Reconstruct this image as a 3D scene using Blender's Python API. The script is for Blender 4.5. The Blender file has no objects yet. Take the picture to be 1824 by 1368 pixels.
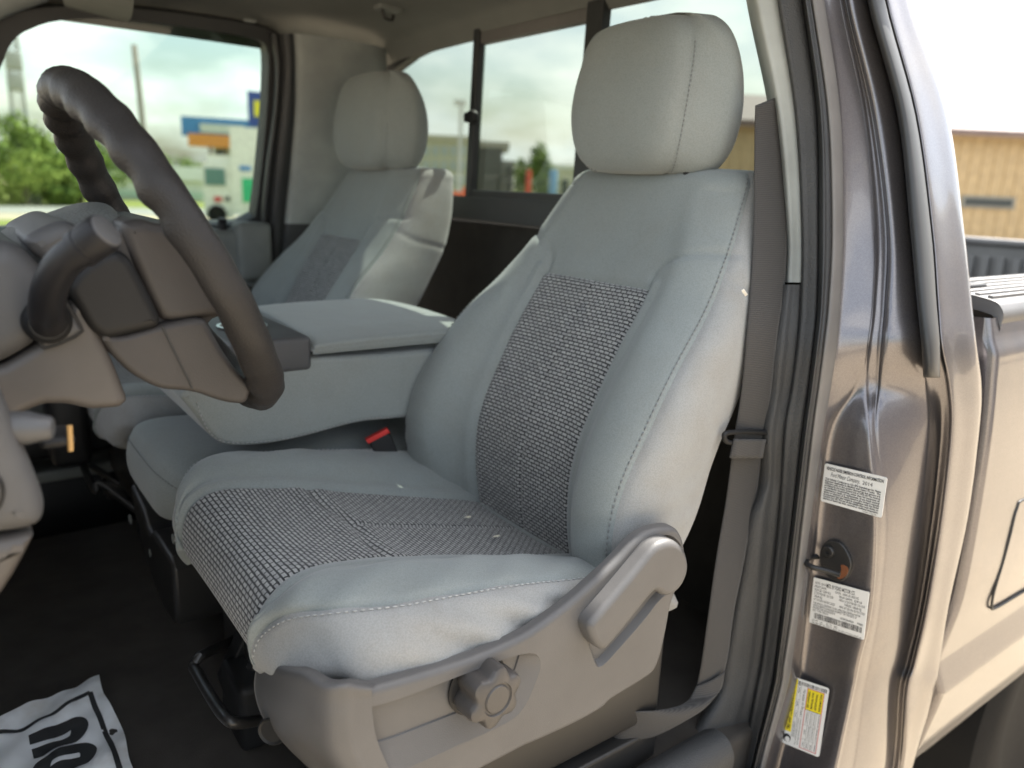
import bpy, bmesh, math, random
import numpy as np
from mathutils import Vector, Matrix, geometry

random.seed(7); np.random.seed(7)
SC = bpy.context.scene
COL = SC.collection
R_ = math.radians

# ------------------------------------------------------------------ camera
# World: X = towards the rear of the pickup, Y = across to the passenger side, Z = up, metres.
CAM = np.array([0.0, 0.0, 1.62]); FPX = 1380.0
def _basis(yaw=37.0, pitch=14.2, roll=2.4):
    y, p, r = R_(yaw), R_(pitch), R_(roll)
    f = np.array([math.sin(y)*math.cos(p), math.cos(y)*math.cos(p), -math.sin(p)])
    rt = np.array([math.cos(y), -math.sin(y), 0.0]); up = np.cross(rt, f)
    return f, rt*math.cos(r)+up*math.sin(r), up*math.cos(r)-rt*math.sin(r)
CF, CR, CU = _basis()
cam = bpy.data.cameras.new('camera'); camo = bpy.data.objects.new('camera', cam); COL.objects.link(camo)
M = Matrix.Identity(4)
for i in range(3):
    M[i][0] = CR[i]; M[i][1] = CU[i]; M[i][2] = -CF[i]; M[i][3] = CAM[i]
camo.matrix_world = M
cam.sensor_width = 36.0; cam.lens = 36.0*FPX/1824.0
cam.clip_start = 0.02; cam.clip_end = 3000
cam.dof.use_dof = True; cam.dof.focus_distance = 0.96; cam.dof.aperture_fstop = 3.2
SC.camera = camo

# ------------------------------------------------------------------ world, sun, exposure
SUN_EL = R_(55.2); SUN_D = np.array([math.cos(SUN_EL)*0.999, 0.03, math.sin(SUN_EL)])   # towards the sun
W = bpy.data.worlds.new('World'); SC.world = W; W.use_nodes = True
nt = W.node_tree; nt.nodes.clear()
def N(t, k, **kw):
    n = t.nodes.new(k)
    for a, b in kw.items(): setattr(n, a, b)
    return n
sky = N(nt, 'ShaderNodeTexSky', sky_type='NISHITA'); sky.sun_disc = False
sky.sun_elevation = SUN_EL; sky.sun_rotation = math.atan2(SUN_D[0], SUN_D[1]); sky.air_density = 1.3; sky.dust_density = 3.0
tc = N(nt, 'ShaderNodeTexCoord'); mp = N(nt, 'ShaderNodeMapping'); mp.inputs['Scale'].default_value = (1.0, 1.0, 2.6)
nz = N(nt, 'ShaderNodeTexNoise'); nz.inputs['Scale'].default_value = 3.2; nz.inputs['Detail'].default_value = 9; nz.inputs['Roughness'].default_value = 0.56
rp = N(nt, 'ShaderNodeValToRGB'); rp.color_ramp.elements[0].position = 0.40; rp.color_ramp.elements[1].position = 0.62
nz2 = N(nt, 'ShaderNodeTexNoise'); nz2.inputs['Scale'].default_value = 5.0; nz2.inputs['Detail'].default_value = 6
rp2 = N(nt, 'ShaderNodeValToRGB'); rp2.color_ramp.elements[0].color = (5.2, 5.6, 6.0, 1); rp2.color_ramp.elements[1].color = (8.2, 8.1, 7.8, 1)
rp2.color_ramp.elements[0].position = 0.35; rp2.color_ramp.elements[1].position = 0.6
mx = N(nt, 'ShaderNodeMix', data_type='RGBA'); bg = N(nt, 'ShaderNodeBackground'); out = N(nt, 'ShaderNodeOutputWorld')
bg.inputs['Strength'].default_value = 0.12
L = nt.links.new
L(tc.outputs['Generated'], mp.inputs['Vector']); L(mp.outputs[0], nz.inputs['Vector']); L(mp.outputs[0], nz2.inputs['Vector'])
L(nz.outputs['Fac'], rp.inputs['Fac']); L(nz2.outputs['Fac'], rp2.inputs['Fac'])
L(rp.outputs['Color'], mx.inputs['Factor']); L(sky.outputs[0], mx.inputs['A']); L(rp2.outputs['Color'], mx.inputs['B'])
L(mx.outputs['Result'], bg.inputs['Color']); L(bg.outputs[0], out.inputs['Surface'])

sl = bpy.data.lights.new('sun', 'SUN'); sl.energy = 4.8; sl.angle = R_(0.55); sl.color = (1.0, 0.955, 0.88)
so = bpy.data.objects.new('sun', sl); COL.objects.link(so)
so.rotation_euler = Vector(SUN_D).to_track_quat('Z', 'Y').to_euler(); so.location = (20, -2, 30)
vs = SC.view_settings; vs.view_transform = 'Standard'; vs.look = 'None'; vs.gamma = 1.0; vs.use_curve_mapping = False
vs.exposure = 1.85
SC.cycles.max_bounces = 10; SC.cycles.diffuse_bounces = 5; SC.cycles.transparent_max_bounces = 12
SC.cycles.use_denoising = True; SC.cycles.caustics_reflective = False; SC.cycles.caustics_refractive = False

# ------------------------------------------------------------------ measuring helpers: sight line to a known plane of the truck
def ray(px, py): return CF + CR*(px-912.0)/FPX - CU*(py-684.0)/FPX
def on_plane(px, py, p0, n):
    d = ray(px, py); n = np.asarray(n, float); p0 = np.asarray(p0, float)
    return CAM + d*(((p0-CAM) @ n)/(d @ n))
def oy(px, py, y): return on_plane(px, py, (0, y, 0), (0, 1, 0))
def ox(px, py, x): return on_plane(px, py, (x, 0, 0), (1, 0, 0))
def oz(px, py, z): return on_plane(px, py, (0, 0, z), (0, 0, 1))
TUM = 0.20
def side(px, py, y, s=1.0, t=TUM):                      # on the side of the cab: upright below the belt line, leaning inwards above it
    p = oy(px, py, y)
    if p[2] > 1.42: p = on_plane(px, py, (0, y, 1.42), (0, 1, -t*s))
    return p
def solve(px, py, g, lo=0.3, hi=3.0):
    d = ray(px, py)
    for _ in range(50):
        m = (lo+hi)/2
        if g(CAM+d*m): hi = m
        else: lo = m
    return CAM+d*lo

# ------------------------------------------------------------------ object helpers
def props(o, label=None, cat=None, group=None, kind=None):
    if label: o['label'] = label
    if cat: o['category'] = cat
    if group: o['group'] = group
    if kind: o['kind'] = kind
    return o
def empty(name, loc, label=None, cat=None, group=None, kind=None):
    o = bpy.data.objects.new(name, None); COL.objects.link(o); o.location = loc; o.empty_display_size = .1
    bpy.context.view_layer.update()
    return props(o, label, cat, group, kind)
def link(name, me, mat=None, parent=None, smooth=True, auto=None):
    if mat is not None and len(me.materials) == 0: me.materials.append(mat)
    if smooth:
        me.polygons.foreach_set('use_smooth', [True]*len(me.polygons))
        if auto: me.set_sharp_from_angle(angle=R_(auto))
    o = bpy.data.objects.new(name, me); COL.objects.link(o)
    if parent is not None:
        o.parent = parent
        # meshes are written in world metres; undo the parents' placing
        top = parent
        while top.parent is not None: top = top.parent
        if parent is top: o.matrix_parent_inverse = top.matrix_basis.inverted()
        else: o.matrix_parent_inverse = Matrix.Identity(4)
    return o
def mesh(name, verts, faces, mat=None, parent=None, smooth=True, auto=None, uv=None):
    me = bpy.data.meshes.new(name)
    me.from_pydata([tuple(map(float, v)) for v in verts], [], [tuple(int(i) for i in f) for f in faces])
    if uv is not None:
        ul = me.uv_layers.new(name='UVMap'); li = np.zeros(len(me.loops), int); me.loops.foreach_get('vertex_index', li)
        ul.data.foreach_set('uv', np.asarray(uv, float)[li].ravel())
    me.update()
    return link(name, me, mat, parent, smooth, auto)
def weld(o, d=1e-5):
    bm = bmesh.new(); bm.from_mesh(o.data); bmesh.ops.remove_doubles(bm, verts=bm.verts, dist=d)
    bmesh.ops.recalc_face_normals(bm, faces=bm.faces); bm.to_mesh(o.data); bm.free(); return o
def cr(P, sub, closed=False):
    """Catmull-Rom through the rows of P (n, ...); sub pieces per span (int or list)."""
    P = np.asarray(P, float); n = len(P)
    spans = n if closed else n-1
    if isinstance(sub, int): sub = [sub]*spans
    res = []
    for i in range(spans):
        if closed: a, b, c, d = P[(i-1) % n], P[i], P[(i+1) % n], P[(i+2) % n]
        else:
            b, c = P[i], P[i+1]
            a = P[i-1] if i > 0 else 2*b-c
            d = P[i+2] if i+2 < n else 2*c-b
        for k in range(sub[i]):
            t = k/sub[i]
            res.append(0.5*((2*b)+(c-a)*t+(2*a-5*b+4*c-d)*t*t+(3*b-a-3*c+d)*t**3))
    if not closed: res.append(P[-1].copy())
    return np.array(res)
def grid_faces(nr, nc, closed=False, off=0):
    f = []
    for i in range(nr-1):
        for j in range(nc if closed else nc-1):
            k = (j+1) % nc
            f.append((off+i*nc+j, off+i*nc+k, off+(i+1)*nc+k, off+(i+1)*nc+j))
    return f
def sheet(name, ctrl, mat, parent=None, sr=6, sc=4, flip=False, thick=0.0, linear_cols=False, uvscale=None):
    """A skin through a rows x columns net of points."""
    A = cr(np.asarray(ctrl, float), sr)
    B = np.swapaxes(A, 0, 1)
    if linear_cols:
        B2 = []
        for i in range(len(B)-1):
            for k in range(sc): B2.append(B[i]+(B[i+1]-B[i])*k/sc)
        B2.append(B[-1]); B = np.array(B2)
    else: B = cr(B, sc)
    G = np.swapaxes(B, 0, 1); nr, nc = G.shape[:2]
    f = grid_faces(nr, nc)
    if flip: f = [q[::-1] for q in f]
    o = mesh(name, G.reshape(-1, 3), f, mat, parent)
    if thick:
        md = o.modifiers.new('solid', 'SOLIDIFY'); md.thickness = thick; md.offset = -1
    return o
def tube(name, pts, r, mat, parent=None, sub=6, closed=False, seg=12, flat=1.0, up=None):
    P = cr(np.asarray(pts, float), sub, closed) if sub > 1 else np.asarray(pts, float)
    n = len(P); rr = r if hasattr(r, '__len__') else [r]*n
    if hasattr(r, '__len__') and len(r) != n: rr = np.interp(np.linspace(0, 1, n), np.linspace(0, 1, len(r)), r)
    T = np.roll(P, -1, 0)-np.roll(P, 1, 0) if closed else np.gradient(P, axis=0)
    T /= np.linalg.norm(T, axis=1)[:, None]+1e-12
    u = np.cross(T[0], (0.03, 0.2, 1.0) if up is None else up); u /= np.linalg.norm(u)
    V = []
    for i in range(n):
        u = u-T[i]*(u @ T[i]); u /= np.linalg.norm(u); w = np.cross(T[i], u)
        for k in range(seg):
            a = 2*math.pi*k/seg
            V.append(P[i]+rr[i]*(math.cos(a)*u+flat*math.sin(a)*w))
    f = grid_faces(n, seg, True)
    if closed:
        for k in range(seg): f.append(((n-1)*seg+k, (n-1)*seg+(k+1) % seg, (k+1) % seg, k))
    else:
        f.append(tuple(range(seg))[::-1]); f.append(tuple((n-1)*seg+k for k in range(seg)))
    return mesh(name, V, f, mat, parent, auto=50)
def poly_smooth(pts, sub=4): return cr(np.asarray(pts, float), sub, True)
def chaikin(P, n=2, keep=0.25):
    P = np.asarray(P, float)
    for _ in range(n):
        Q = np.roll(P, -1, 0); P = np.stack([P*(1-keep)+Q*keep, P*keep+Q*(1-keep)], 1).reshape(-1, P.shape[1])
    return P
def area2(P): x, y = P[:, 0], P[:, 1]; return 0.5*np.sum(x*np.roll(y, -1)-np.roll(x, -1)*y)
def inset2(P, d):
    """Move a closed 2-D outline inwards by d (outline counter-clockwise)."""
    e = np.roll(P, -1, 0)-P; e /= np.linalg.norm(e, axis=1)[:, None]+1e-12
    nrm = np.stack([-e[:, 1], e[:, 0]], 1); m = nrm+np.roll(nrm, 1, 0)
    l = np.linalg.norm(m, axis=1)[:, None]; m = m/np.maximum(l, 1e-6)
    c = np.clip(np.sum(m*nrm, 1), 0.45, 1)[:, None]
    return P+m*d/c
class Frame:
    """A plane with axes u, v and outward normal n."""
    def __init__(s, o, u, v):
        s.o = np.asarray(o, float); s.u = np.asarray(u, float)/np.linalg.norm(u)
        v = np.asarray(v, float); v = v-s.u*(v @ s.u); s.v = v/np.linalg.norm(v); s.n = np.cross(s.u, s.v)
    def px(s, p): return [((q-s.o) @ s.u, (q-s.o) @ s.v) for q in (on_plane(a, b, s.o, s.n) for a, b in p)]
    def to(s, P, h=0.0): return [s.o+s.u*a+s.v*b+s.n*h for a, b in P]
def plate(name, fr, P, mat, parent=None, thick=0.02, rnd=0.005, holes=(), seg=4, back=True, auto=40, top=0.0):
    """A slab with a rounded front edge standing on a plane; front at height top, back at top-thick. Holes: (outline, depth, wall)."""
    P = np.asarray(P, float)
    if area2(P) < 0: P = P[::-1]
    V = []; F = []; n = len(P)
    rings = [(P, top-thick), (P, top-rnd)]
    for k in range(1, seg+1):
        a = math.pi/2*k/seg; rings.append((inset2(P, rnd*(1-math.cos(a))), top-rnd+rnd*math.sin(a)))
    for Q, h in rings: V += fr.to(Q, h)
    for i in range(len(rings)-1):
        for k in range(n): F.append((i*n+k, i*n+(k+1) % n, (i+1)*n+(k+1) % n, (i+1)*n+k))
    loops = [[(i, Vector((a, b, 0))) for i, (a, b) in enumerate(rings[-1][0])]]
    idx = [(len(rings)-1)*n+i for i in range(n)]
    vecs = [[Vector((a, b, 0)) for a, b in rings[-1][0]]]
    for H, depth, wall in holes:
        H = np.asarray(H, float); flip = area2(H) < 0
        if flip: H = H[::-1]
        m = len(H); s0 = len(V)
        e = .001 if hasattr(wall, '__len__') else min(0.003, wall*0.6+1e-4)
        if hasattr(wall, '__len__'):
            I = np.asarray(wall, float); I = I[::-1] if flip else I
            hr = [(H, top), (H*.97+I*.03, top-.0006), (I*.97+H*.03, top-depth+.0004), (I, top-depth-.0015)]
        else: hr = [(H, top), (inset2(H, e*.3), top-e*.3), (inset2(H, e*.3+wall), top-(thick if depth is None else depth))]
        for Q, h in hr: V += fr.to(Q, h)
        for i in range(len(hr)-1):
            for k in range(m): F.append((s0+i*m+k, s0+i*m+(k+1) % m, s0+(i+1)*m+(k+1) % m, s0+(i+1)*m+k))
        if depth is not None: F += [tuple(s0+(len(hr)-1)*m+i for i in t) for t in geometry.tessellate_polygon([[Vector((a, b, 0)) for a, b in hr[-1][0]]])]
        vecs.append([Vector((a, b, 0)) for a, b in H]); idx += [s0+i for i in range(m)]
    F += [tuple(idx[i] for i in t) for t in geometry.tessellate_polygon(vecs)]
    if back: F.append(tuple(range(n))[::-1])
    o = mesh(name, V, F, mat, parent, auto=auto)
    bm = bmesh.new(); bm.from_mesh(o.data); bmesh.ops.recalc_face_normals(bm, faces=bm.faces); bm.to_mesh(o.data); bm.free()
    o.data.polygons.foreach_set('use_smooth', [True]*len(o.data.polygons)); o.data.set_sharp_from_angle(angle=R_(auto))
    wn = o.modifiers.new('wn', 'WEIGHTED_NORMAL'); wn.keep_sharp = True; wn.weight = 90
    return o
def rbox(name, lo, hi, mat, parent=None, r=0.01, seg=3, rot=None):
    bm = bmesh.new(); lo = Vector(lo); hi = Vector(hi); c = (lo+hi)/2; d = hi-lo
    bmesh.ops.create_cube(bm, size=1.0)
    for v in bm.verts: v.co = Vector((v.co.x*d.x, v.co.y*d.y, v.co.z*d.z))
    if r > 0: bmesh.ops.bevel(bm, geom=list(bm.edges)+list(bm.verts), offset=min(r, min(d)*.49), segments=seg, profile=0.5, affect='EDGES')
    if rot is not None: bmesh.ops.rotate(bm, verts=bm.verts, cent=(0, 0, 0), matrix=rot)
    for v in bm.verts: v.co += c
    me = bpy.data.meshes.new(name); bm.to_mesh(me); bm.free()
    return link(name, me, mat, parent, True, 35)
def lathe(name, prof, o, axis, mat, parent=None, seg=32, lobes=None):
    """prof: (radius, height) pairs turned about axis at o. lobes(a, r, h) may change the radius."""
    axis = np.asarray(axis, float)/np.linalg.norm(axis); o = np.asarray(o, float)
    u = np.cross(axis, (0.1, 0.2, 1.0)); u /= np.linalg.norm(u); w = np.cross(axis, u)
    V = []
    for r, h in prof:
        for k in range(seg):
            a = 2*math.pi*k/seg; q = lobes(a, r, h) if lobes else r
            V.append(o+axis*h+q*(math.cos(a)*u+math.sin(a)*w))
    F = grid_faces(len(prof), seg, True)
    F.append(tuple(range(seg))[::-1]); F.append(tuple((len(prof)-1)*seg+k for k in range(seg)))
    return weld(mesh(name, V, F, mat, parent, auto=40), 1e-7)
def prism(name, P, axis, a, b, mat, parent=None, r=0.004):
    """An outline in the plane across an axis (0 X, 1 Y, 2 Z), stretched from a to b."""
    n = len(P); mk = {0: lambda p, t: (t, p[0], p[1]), 1: lambda p, t: (p[0], t, p[1]), 2: lambda p, t: (p[0], p[1], t)}[axis]
    V = [mk(p, a) for p in P]+[mk(p, b) for p in P]
    F = [(i, (i+1) % n, n+(i+1) % n, n+i) for i in range(n)]
    F += [tuple(t) for t in geometry.tessellate_polygon([[Vector((p[0], p[1], 0)) for p in P]])]
    F += [tuple(n+i for i in t)[::-1] for t in geometry.tessellate_polygon([[Vector((p[0], p[1], 0)) for p in P]])]
    o = weld(mesh(name, V, F, mat, parent, auto=35), 1e-6)
    if r:
        bv = o.modifiers.new('bevel', 'BEVEL'); bv.width = r; bv.segments = 3; bv.limit_method = 'ANGLE'; bv.angle_limit = R_(40); bv.harden_normals = False
        wn = o.modifiers.new('wn', 'WEIGHTED_NORMAL'); wn.weight = 90; wn.keep_sharp = False
    return o

# ------------------------------------------------------------------ materials
def base(name, col, rough=0.5, metal=0.0, coat=0.0, spec=0.5, sheen=0.0):
    m = bpy.data.materials.new(name); m.use_nodes = True; t = m.node_tree; b = t.nodes['Principled BSDF']
    b.inputs['Base Color'].default_value = (*col, 1); b.inputs['Roughness'].default_value = rough; b.inputs['Metallic'].default_value = metal
    b.inputs['Coat Weight'].default_value = coat; b.inputs['Coat Roughness'].default_value = 0.04; b.inputs['Specular IOR Level'].default_value = spec
    b.inputs['Sheen Weight'].default_value = sheen; b.inputs['Sheen Roughness'].default_value = 0.5
    return m, t, b
def noisy(t, scale, detail=4, rough=0.55, coord='Object', vec=None, stretch=None):
    tc = N(t, 'ShaderNodeTexCoord'); n = N(t, 'ShaderNodeTexNoise'); n.inputs['Scale'].default_value = scale
    n.inputs['Detail'].default_value = detail; n.inputs['Roughness'].default_value = rough
    s = tc.outputs[coord]
    if stretch:
        mp = N(t, 'ShaderNodeMapping'); mp.inputs['Scale'].default_value = stretch; t.links.new(s, mp.inputs['Vector']); s = mp.outputs[0]
    t.links.new(s, n.inputs['Vector']); return n
def vary(t, b, cols, scale, detail=5, lo=0.35, hi=0.65, coord='Object', stretch=None):
    n = noisy(t, scale, detail, coord=coord, stretch=stretch); r = N(t, 'ShaderNodeValToRGB')
    r.color_ramp.elements[0].position = lo; r.color_ramp.elements[1].position = hi
    r.color_ramp.elements[0].color = (*cols[0], 1); r.color_ramp.elements[1].color = (*cols[1], 1)
    t.links.new(n.outputs['Fac'], r.inputs['Fac']); t.links.new(r.outputs['Color'], b.inputs['Base Color']); return r
def bump(t, b, src, strength=0.2, dist=0.001, prev=None):
    bp = N(t, 'ShaderNodeBump'); bp.inputs['Strength'].default_value = strength; bp.inputs['Distance'].default_value = dist
    t.links.new(src, bp.inputs['Height'])
    if prev is not None: t.links.new(prev.outputs[0], bp.inputs['Normal'])
    t.links.new(bp.outputs[0], b.inputs['Normal']); return bp
def weave_mat(name, c0, c1, cell=620.0, soil=0.12):
    m, t, b = base(name, c0, 0.92, sheen=0.25, spec=0.2)
    r = vary(t, b, (c0, c1), 5.0, 6, 0.3, 0.75)
    s = noisy(t, 14, 8, 0.65); rr = N(t, 'ShaderNodeMapRange'); rr.inputs['From Min'].default_value = 0.45; rr.inputs['From Max'].default_value = 0.75
    rr.inputs['To Min'].default_value = 0; rr.inputs['To Max'].default_value = soil
    t.links.new(s.outputs['Fac'], rr.inputs['Value'])
    mx = N(t, 'ShaderNodeMix', data_type='RGBA'); mx.inputs['B'].default_value = (0.20, 0.165, 0.12, 1)
    t.links.new(rr.outputs[0], mx.inputs['Factor']); t.links.new(r.outputs['Color'], mx.inputs['A'])
    # the threads: a fine dotted knit
    tcx = N(t, 'ShaderNodeTexCoord'); vo = N(t, 'ShaderNodeTexVoronoi'); vo.inputs['Scale'].default_value = cell; vo.inputs['Randomness'].default_value = 1.0
    t.links.new(tcx.outputs['Object'], vo.inputs['Vector'])
    k = N(t, 'ShaderNodeMapRange'); k.inputs['From Min'].default_value = 0.1; k.inputs['From Max'].default_value = 0.75
    k.inputs['To Min'].default_value = 1.06; k.inputs['To Max'].default_value = 0.86
    t.links.new(vo.outputs['Distance'], k.inputs['Value'])
    mm = N(t, 'ShaderNodeMix', data_type='RGBA', blend_type='MULTIPLY'); mm.inputs['Factor'].default_value = 1
    t.links.new(mx.outputs['Result'], mm.inputs['A']); t.links.new(k.outputs[0], mm.inputs['B']); t.links.new(mm.outputs['Result'], b.inputs['Base Color'])
    bp = bump(t, b, vo.outputs['Distance'], 0.22, 0.0006)
    w = noisy(t, 22, 3, 0.5); bump(t, b, w.outputs['Fac'], 0.25, 0.004, bp)
    return m
FAB = weave_mat('seat_cloth', (0.234, 0.258, 0.252), (0.272, 0.296, 0.288))
FABN = weave_mat('side_cloth', (0.285, 0.290, 0.284), (0.330, 0.330, 0.318), soil=0.30)
def insert_mat(name, bw, bh):
    m, t, b = base(name, (0.3, 0.3, 0.3), 0.9, sheen=0.2, spec=0.2)
    uv = N(t, 'ShaderNodeTexCoord'); br = N(t, 'ShaderNodeTexBrick')
    br.inputs['Scale'].default_value = 1.0; br.inputs['Brick Width'].default_value = bw; br.inputs['Row Height'].default_value = bh
    br.inputs['Mortar Size'].default_value = bh*0.22; br.inputs['Mortar Smooth'].default_value = 0.35; br.offset = 0.5; br.inputs['Bias'].default_value = 0.0
    br.inputs['Color1'].default_value = (0.43, 0.43, 0.415, 1); br.inputs['Color2'].default_value = (0.32, 0.32, 0.315, 1); br.inputs['Mortar'].default_value = (0.040, 0.041, 0.044, 1)
    # a little wobble so the cells are not ruled
    n = noisy(t, 240, 2, coord='Object'); va = N(t, 'ShaderNodeVectorMath', operation='SCALE'); va.inputs['Scale'].default_value = 0.0024
    vb = N(t, 'ShaderNodeVectorMath', operation='ADD'); t.links.new(n.outputs['Color'], va.inputs[0]); t.links.new(uv.outputs['UV'], vb.inputs[0]); t.links.new(va.outputs[0], vb.inputs[1])
    t.links.new(vb.outputs[0], br.inputs['Vector'])
    # dark cross threads inside each cell's ends
    wv = N(t, 'ShaderNodeTexWave', wave_type='BANDS', bands_direction='Y'); wv.inputs['Scale'].default_value = 1.0/bh*0.6; wv.inputs['Distortion'].default_value = 0.4
    t.links.new(uv.outputs['UV'], wv.inputs['Vector'])
    mm = N(t, 'ShaderNodeMix', data_type='RGBA', blend_type='MULTIPLY'); mm.inputs['Factor'].default_value = 0.18
    t.links.new(br.outputs['Color'], mm.inputs['A']); t.links.new(wv.outputs['Color'], mm.inputs['B']); t.links.new(mm.outputs['Result'], b.inputs['Base Color'])
    iv = N(t, 'ShaderNodeMath', operation='SUBTRACT'); iv.inputs[0].default_value = 1.0; t.links.new(br.outputs['Fac'], iv.inputs[1])
    bump(t, b, iv.outputs[0], 0.7, 0.0016)
    return m
INS = insert_mat('insert_cloth', 0.0122, 0.0060)
INSC = insert_mat('cushion_insert_cloth', 0.0120, 0.0062)
def plastic(name, c, rough=0.55, grain=900, gs=0.25, coat=0.0, var=0.12):
    m, t, b = base(name, c, rough, coat=coat, spec=0.28 if max(c) < 0.03 else 0.5)
    vary(t, b, (tuple(x*(1-var) for x in c), tuple(x*(1+var) for x in c)), 9, 7)
    if grain:
        tcx = N(t, 'ShaderNodeTexCoord'); vo = N(t, 'ShaderNodeTexVoronoi'); vo.inputs['Scale'].default_value = grain; t.links.new(tcx.outputs['Object'], vo.inputs['Vector'])
        bump(t, b, vo.outputs['Distance'], gs, 0.0008)
    return m
def scuffed(name, c, cs, rough=0.5, grain=900):
    m, t, b = base(name, c, rough)
    r = vary(t, b, (tuple(x*.9 for x in c), tuple(x*1.1 for x in c)), 8, 7)
    s = noisy(t, 60, 8, 0.8, stretch=(0.45, 1.0, 1.0)); rr = N(t, 'ShaderNodeMapRange'); rr.inputs['From Min'].default_value = 0.66; rr.inputs['From Max'].default_value = 0.78
    rr.inputs['To Max'].default_value = 0.22; t.links.new(s.outputs['Fac'], rr.inputs['Value'])
    mx = N(t, 'ShaderNodeMix', data_type='RGBA'); mx.inputs['B'].default_value = (*cs, 1); t.links.new(rr.outputs[0], mx.inputs['Factor']); t.links.new(r.outputs['Color'], mx.inputs['A'])
    t.links.new(mx.outputs['Result'], b.inputs['Base Color'])
    tcx = N(t, 'ShaderNodeTexCoord'); vo = N(t, 'ShaderNodeTexVoronoi'); vo.inputs['Scale'].default_value = grain; t.links.new(tcx.outputs['Object'], vo.inputs['Vector'])
    bump(t, b, vo.outputs['Distance'], 0.22, 0.0008)
    return m
TRIM = scuffed('seat_shield_plastic', (0.098, 0.095, 0.094), (0.34, 0.33, 0.32))
KNOB = plastic('knob_plastic', (0.060, 0.055, 0.052), 0.42, 1200, 0.15)
DASH = plastic('dash_plastic', (0.072, 0.072, 0.074), 0.55, 1000, 0.2)
DASHL = plastic('column_plastic', (0.078, 0.070, 0.064), 0.5, 0)
BLACKP = plastic('black_plastic', (0.014, 0.014, 0.0145), 0.5, 900, 0.2)
STALK = plastic('stalk_plastic', (0.010, 0.010, 0.012), 0.45, 0)
PEB = plastic('pebbled_black', (0.040, 0.041, 0.042), 0.6, 420, 0.8)
RUB = plastic('black_rubber', (0.028, 0.029, 0.030), 0.5, 0)
RUBG = plastic('grey_rubber', (0.145, 0.138, 0.132), 0.55, 0)
LIGHTT = plastic('light_grey_trim', (0.31, 0.33, 0.32), 0.62, 700, 0.2)
MIDT = plastic('mid_grey_trim', (0.17, 0.18, 0.17), 0.6, 700, 0.25)
HEAD = plastic('headliner_cloth', (0.17, 0.172, 0.158), 0.95, 1100, 0.3, var=0.06)
LEATH = plastic('wheel_leather', (0.026, 0.024, 0.023), 0.46, 520, 0.5)
LEATHB = plastic('wheel_backing', (0.040, 0.036, 0.034), 0.55, 700, 0.3)
METB = base('black_metal', (0.034, 0.033, 0.032), 0.38, 0.35)[0]
STEEL = base('bright_steel', (0.55, 0.54, 0.52), 0.28, 1.0)[0]
BRASS = base('cord_gold', (0.45, 0.27, 0.10), 0.5)[0]
RED = plastic('red_plastic', (0.62, 0.025, 0.02), 0.35, 0)
WHITE = plastic('label_white', (0.74, 0.74, 0.72), 0.45, 0, var=0.03)
YEL = plastic('label_yellow', (0.80, 0.66, 0.03), 0.45, 0, var=0.02)
INK = base('ink', (0.02, 0.02, 0.022), 0.6)[0]
INKR = base('red_ink', (0.55, 0.06, 0.06), 0.6)[0]
def carpet_mat(name, c, sc=260):
    m, t, b = base(name, c, 0.97, spec=0.1)
    vary(t, b, (tuple(x*.85 for x in c), tuple(x*1.15 for x in c)), 14, 9, 0.3, 0.7)
    n = noisy(t, sc*3, 4, 0.7); bump(t, b, n.outputs['Fac'], 0.6, 0.002); return m
CARP = carpet_mat('black_carpet', (0.060, 0.054, 0.048))
CARPW = carpet_mat('rear_wall_carpet', (0.045, 0.042, 0.037))
def web_mat():
    m, t, b = base('belt_webbing', (0.085, 0.078, 0.070), 0.8, spec=0.25, sheen=0.1)
    tcx = N(t, 'ShaderNodeTexCoord'); w = N(t, 'ShaderNodeTexWave', wave_type='BANDS', bands_direction='Z'); w.inputs['Scale'].default_value = 120; w.inputs['Distortion'].default_value = 1.0; w.inputs['Detail'].default_value = 1
    t.links.new(tcx.outputs['Object'], w.inputs['Vector'])
    r = N(t, 'ShaderNodeValToRGB'); r.color_ramp.elements[0].color = (0.040, 0.038, 0.037, 1); r.color_ramp.elements[1].color = (0.068, 0.065, 0.062, 1)
    t.links.new(w.outputs['Fac'], r.inputs['Fac']); t.links.new(r.outputs['Color'], b.inputs['Base Color']); bump(t, b, w.outputs['Fac'], 0.4, 0.0008); return m
WEB = web_mat()
def paint_mat():
    m, t, b = base('bronze_grey_paint', (0.20, 0.178, 0.168), 0.29, 0.76, coat=0.6)
    tcx = N(t, 'ShaderNodeTexCoord'); vo = N(t, 'ShaderNodeTexVoronoi'); vo.inputs['Scale'].default_value = 1400; t.links.new(tcx.outputs['Object'], vo.inputs['Vector'])
    r = N(t, 'ShaderNodeValToRGB'); r.color_ramp.elements[0].color = (0.128, 0.119, 0.122, 1); r.color_ramp.elements[1].color = (0.215, 0.201, 0.205, 1)
    t.links.new(vo.outputs['Color'], r.inputs['Fac'])
    d = noisy(t, 7, 9, 0.65); k = N(t, 'ShaderNodeMapRange'); k.inputs['From Min'].default_value = 0.5; k.inputs['From Max'].default_value = 0.8; k.inputs['To Max'].default_value = 0.25
    t.links.new(d.outputs['Fac'], k.inputs['Value']); mx = N(t, 'ShaderNodeMix', data_type='RGBA'); mx.inputs['B'].default_value = (0.36, 0.31, 0.25, 1)
    t.links.new(k.outputs[0], mx.inputs['Factor']); t.links.new(r.outputs['Color'], mx.inputs['A']); t.links.new(mx.outputs['Result'], b.inputs['Base Color'])
    bp = N(t, 'ShaderNodeBump'); bp.inputs['Strength'].default_value = 0.05; bp.inputs['Distance'].default_value = 0.01
    w = noisy(t, 9, 2); t.links.new(w.outputs['Fac'], bp.inputs['Height']); t.links.new(bp.outputs[0], b.inputs['Coat Normal']); t.links.new(bp.outputs[0], b.inputs['Normal'])
    return m
PAINT = paint_mat()
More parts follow.
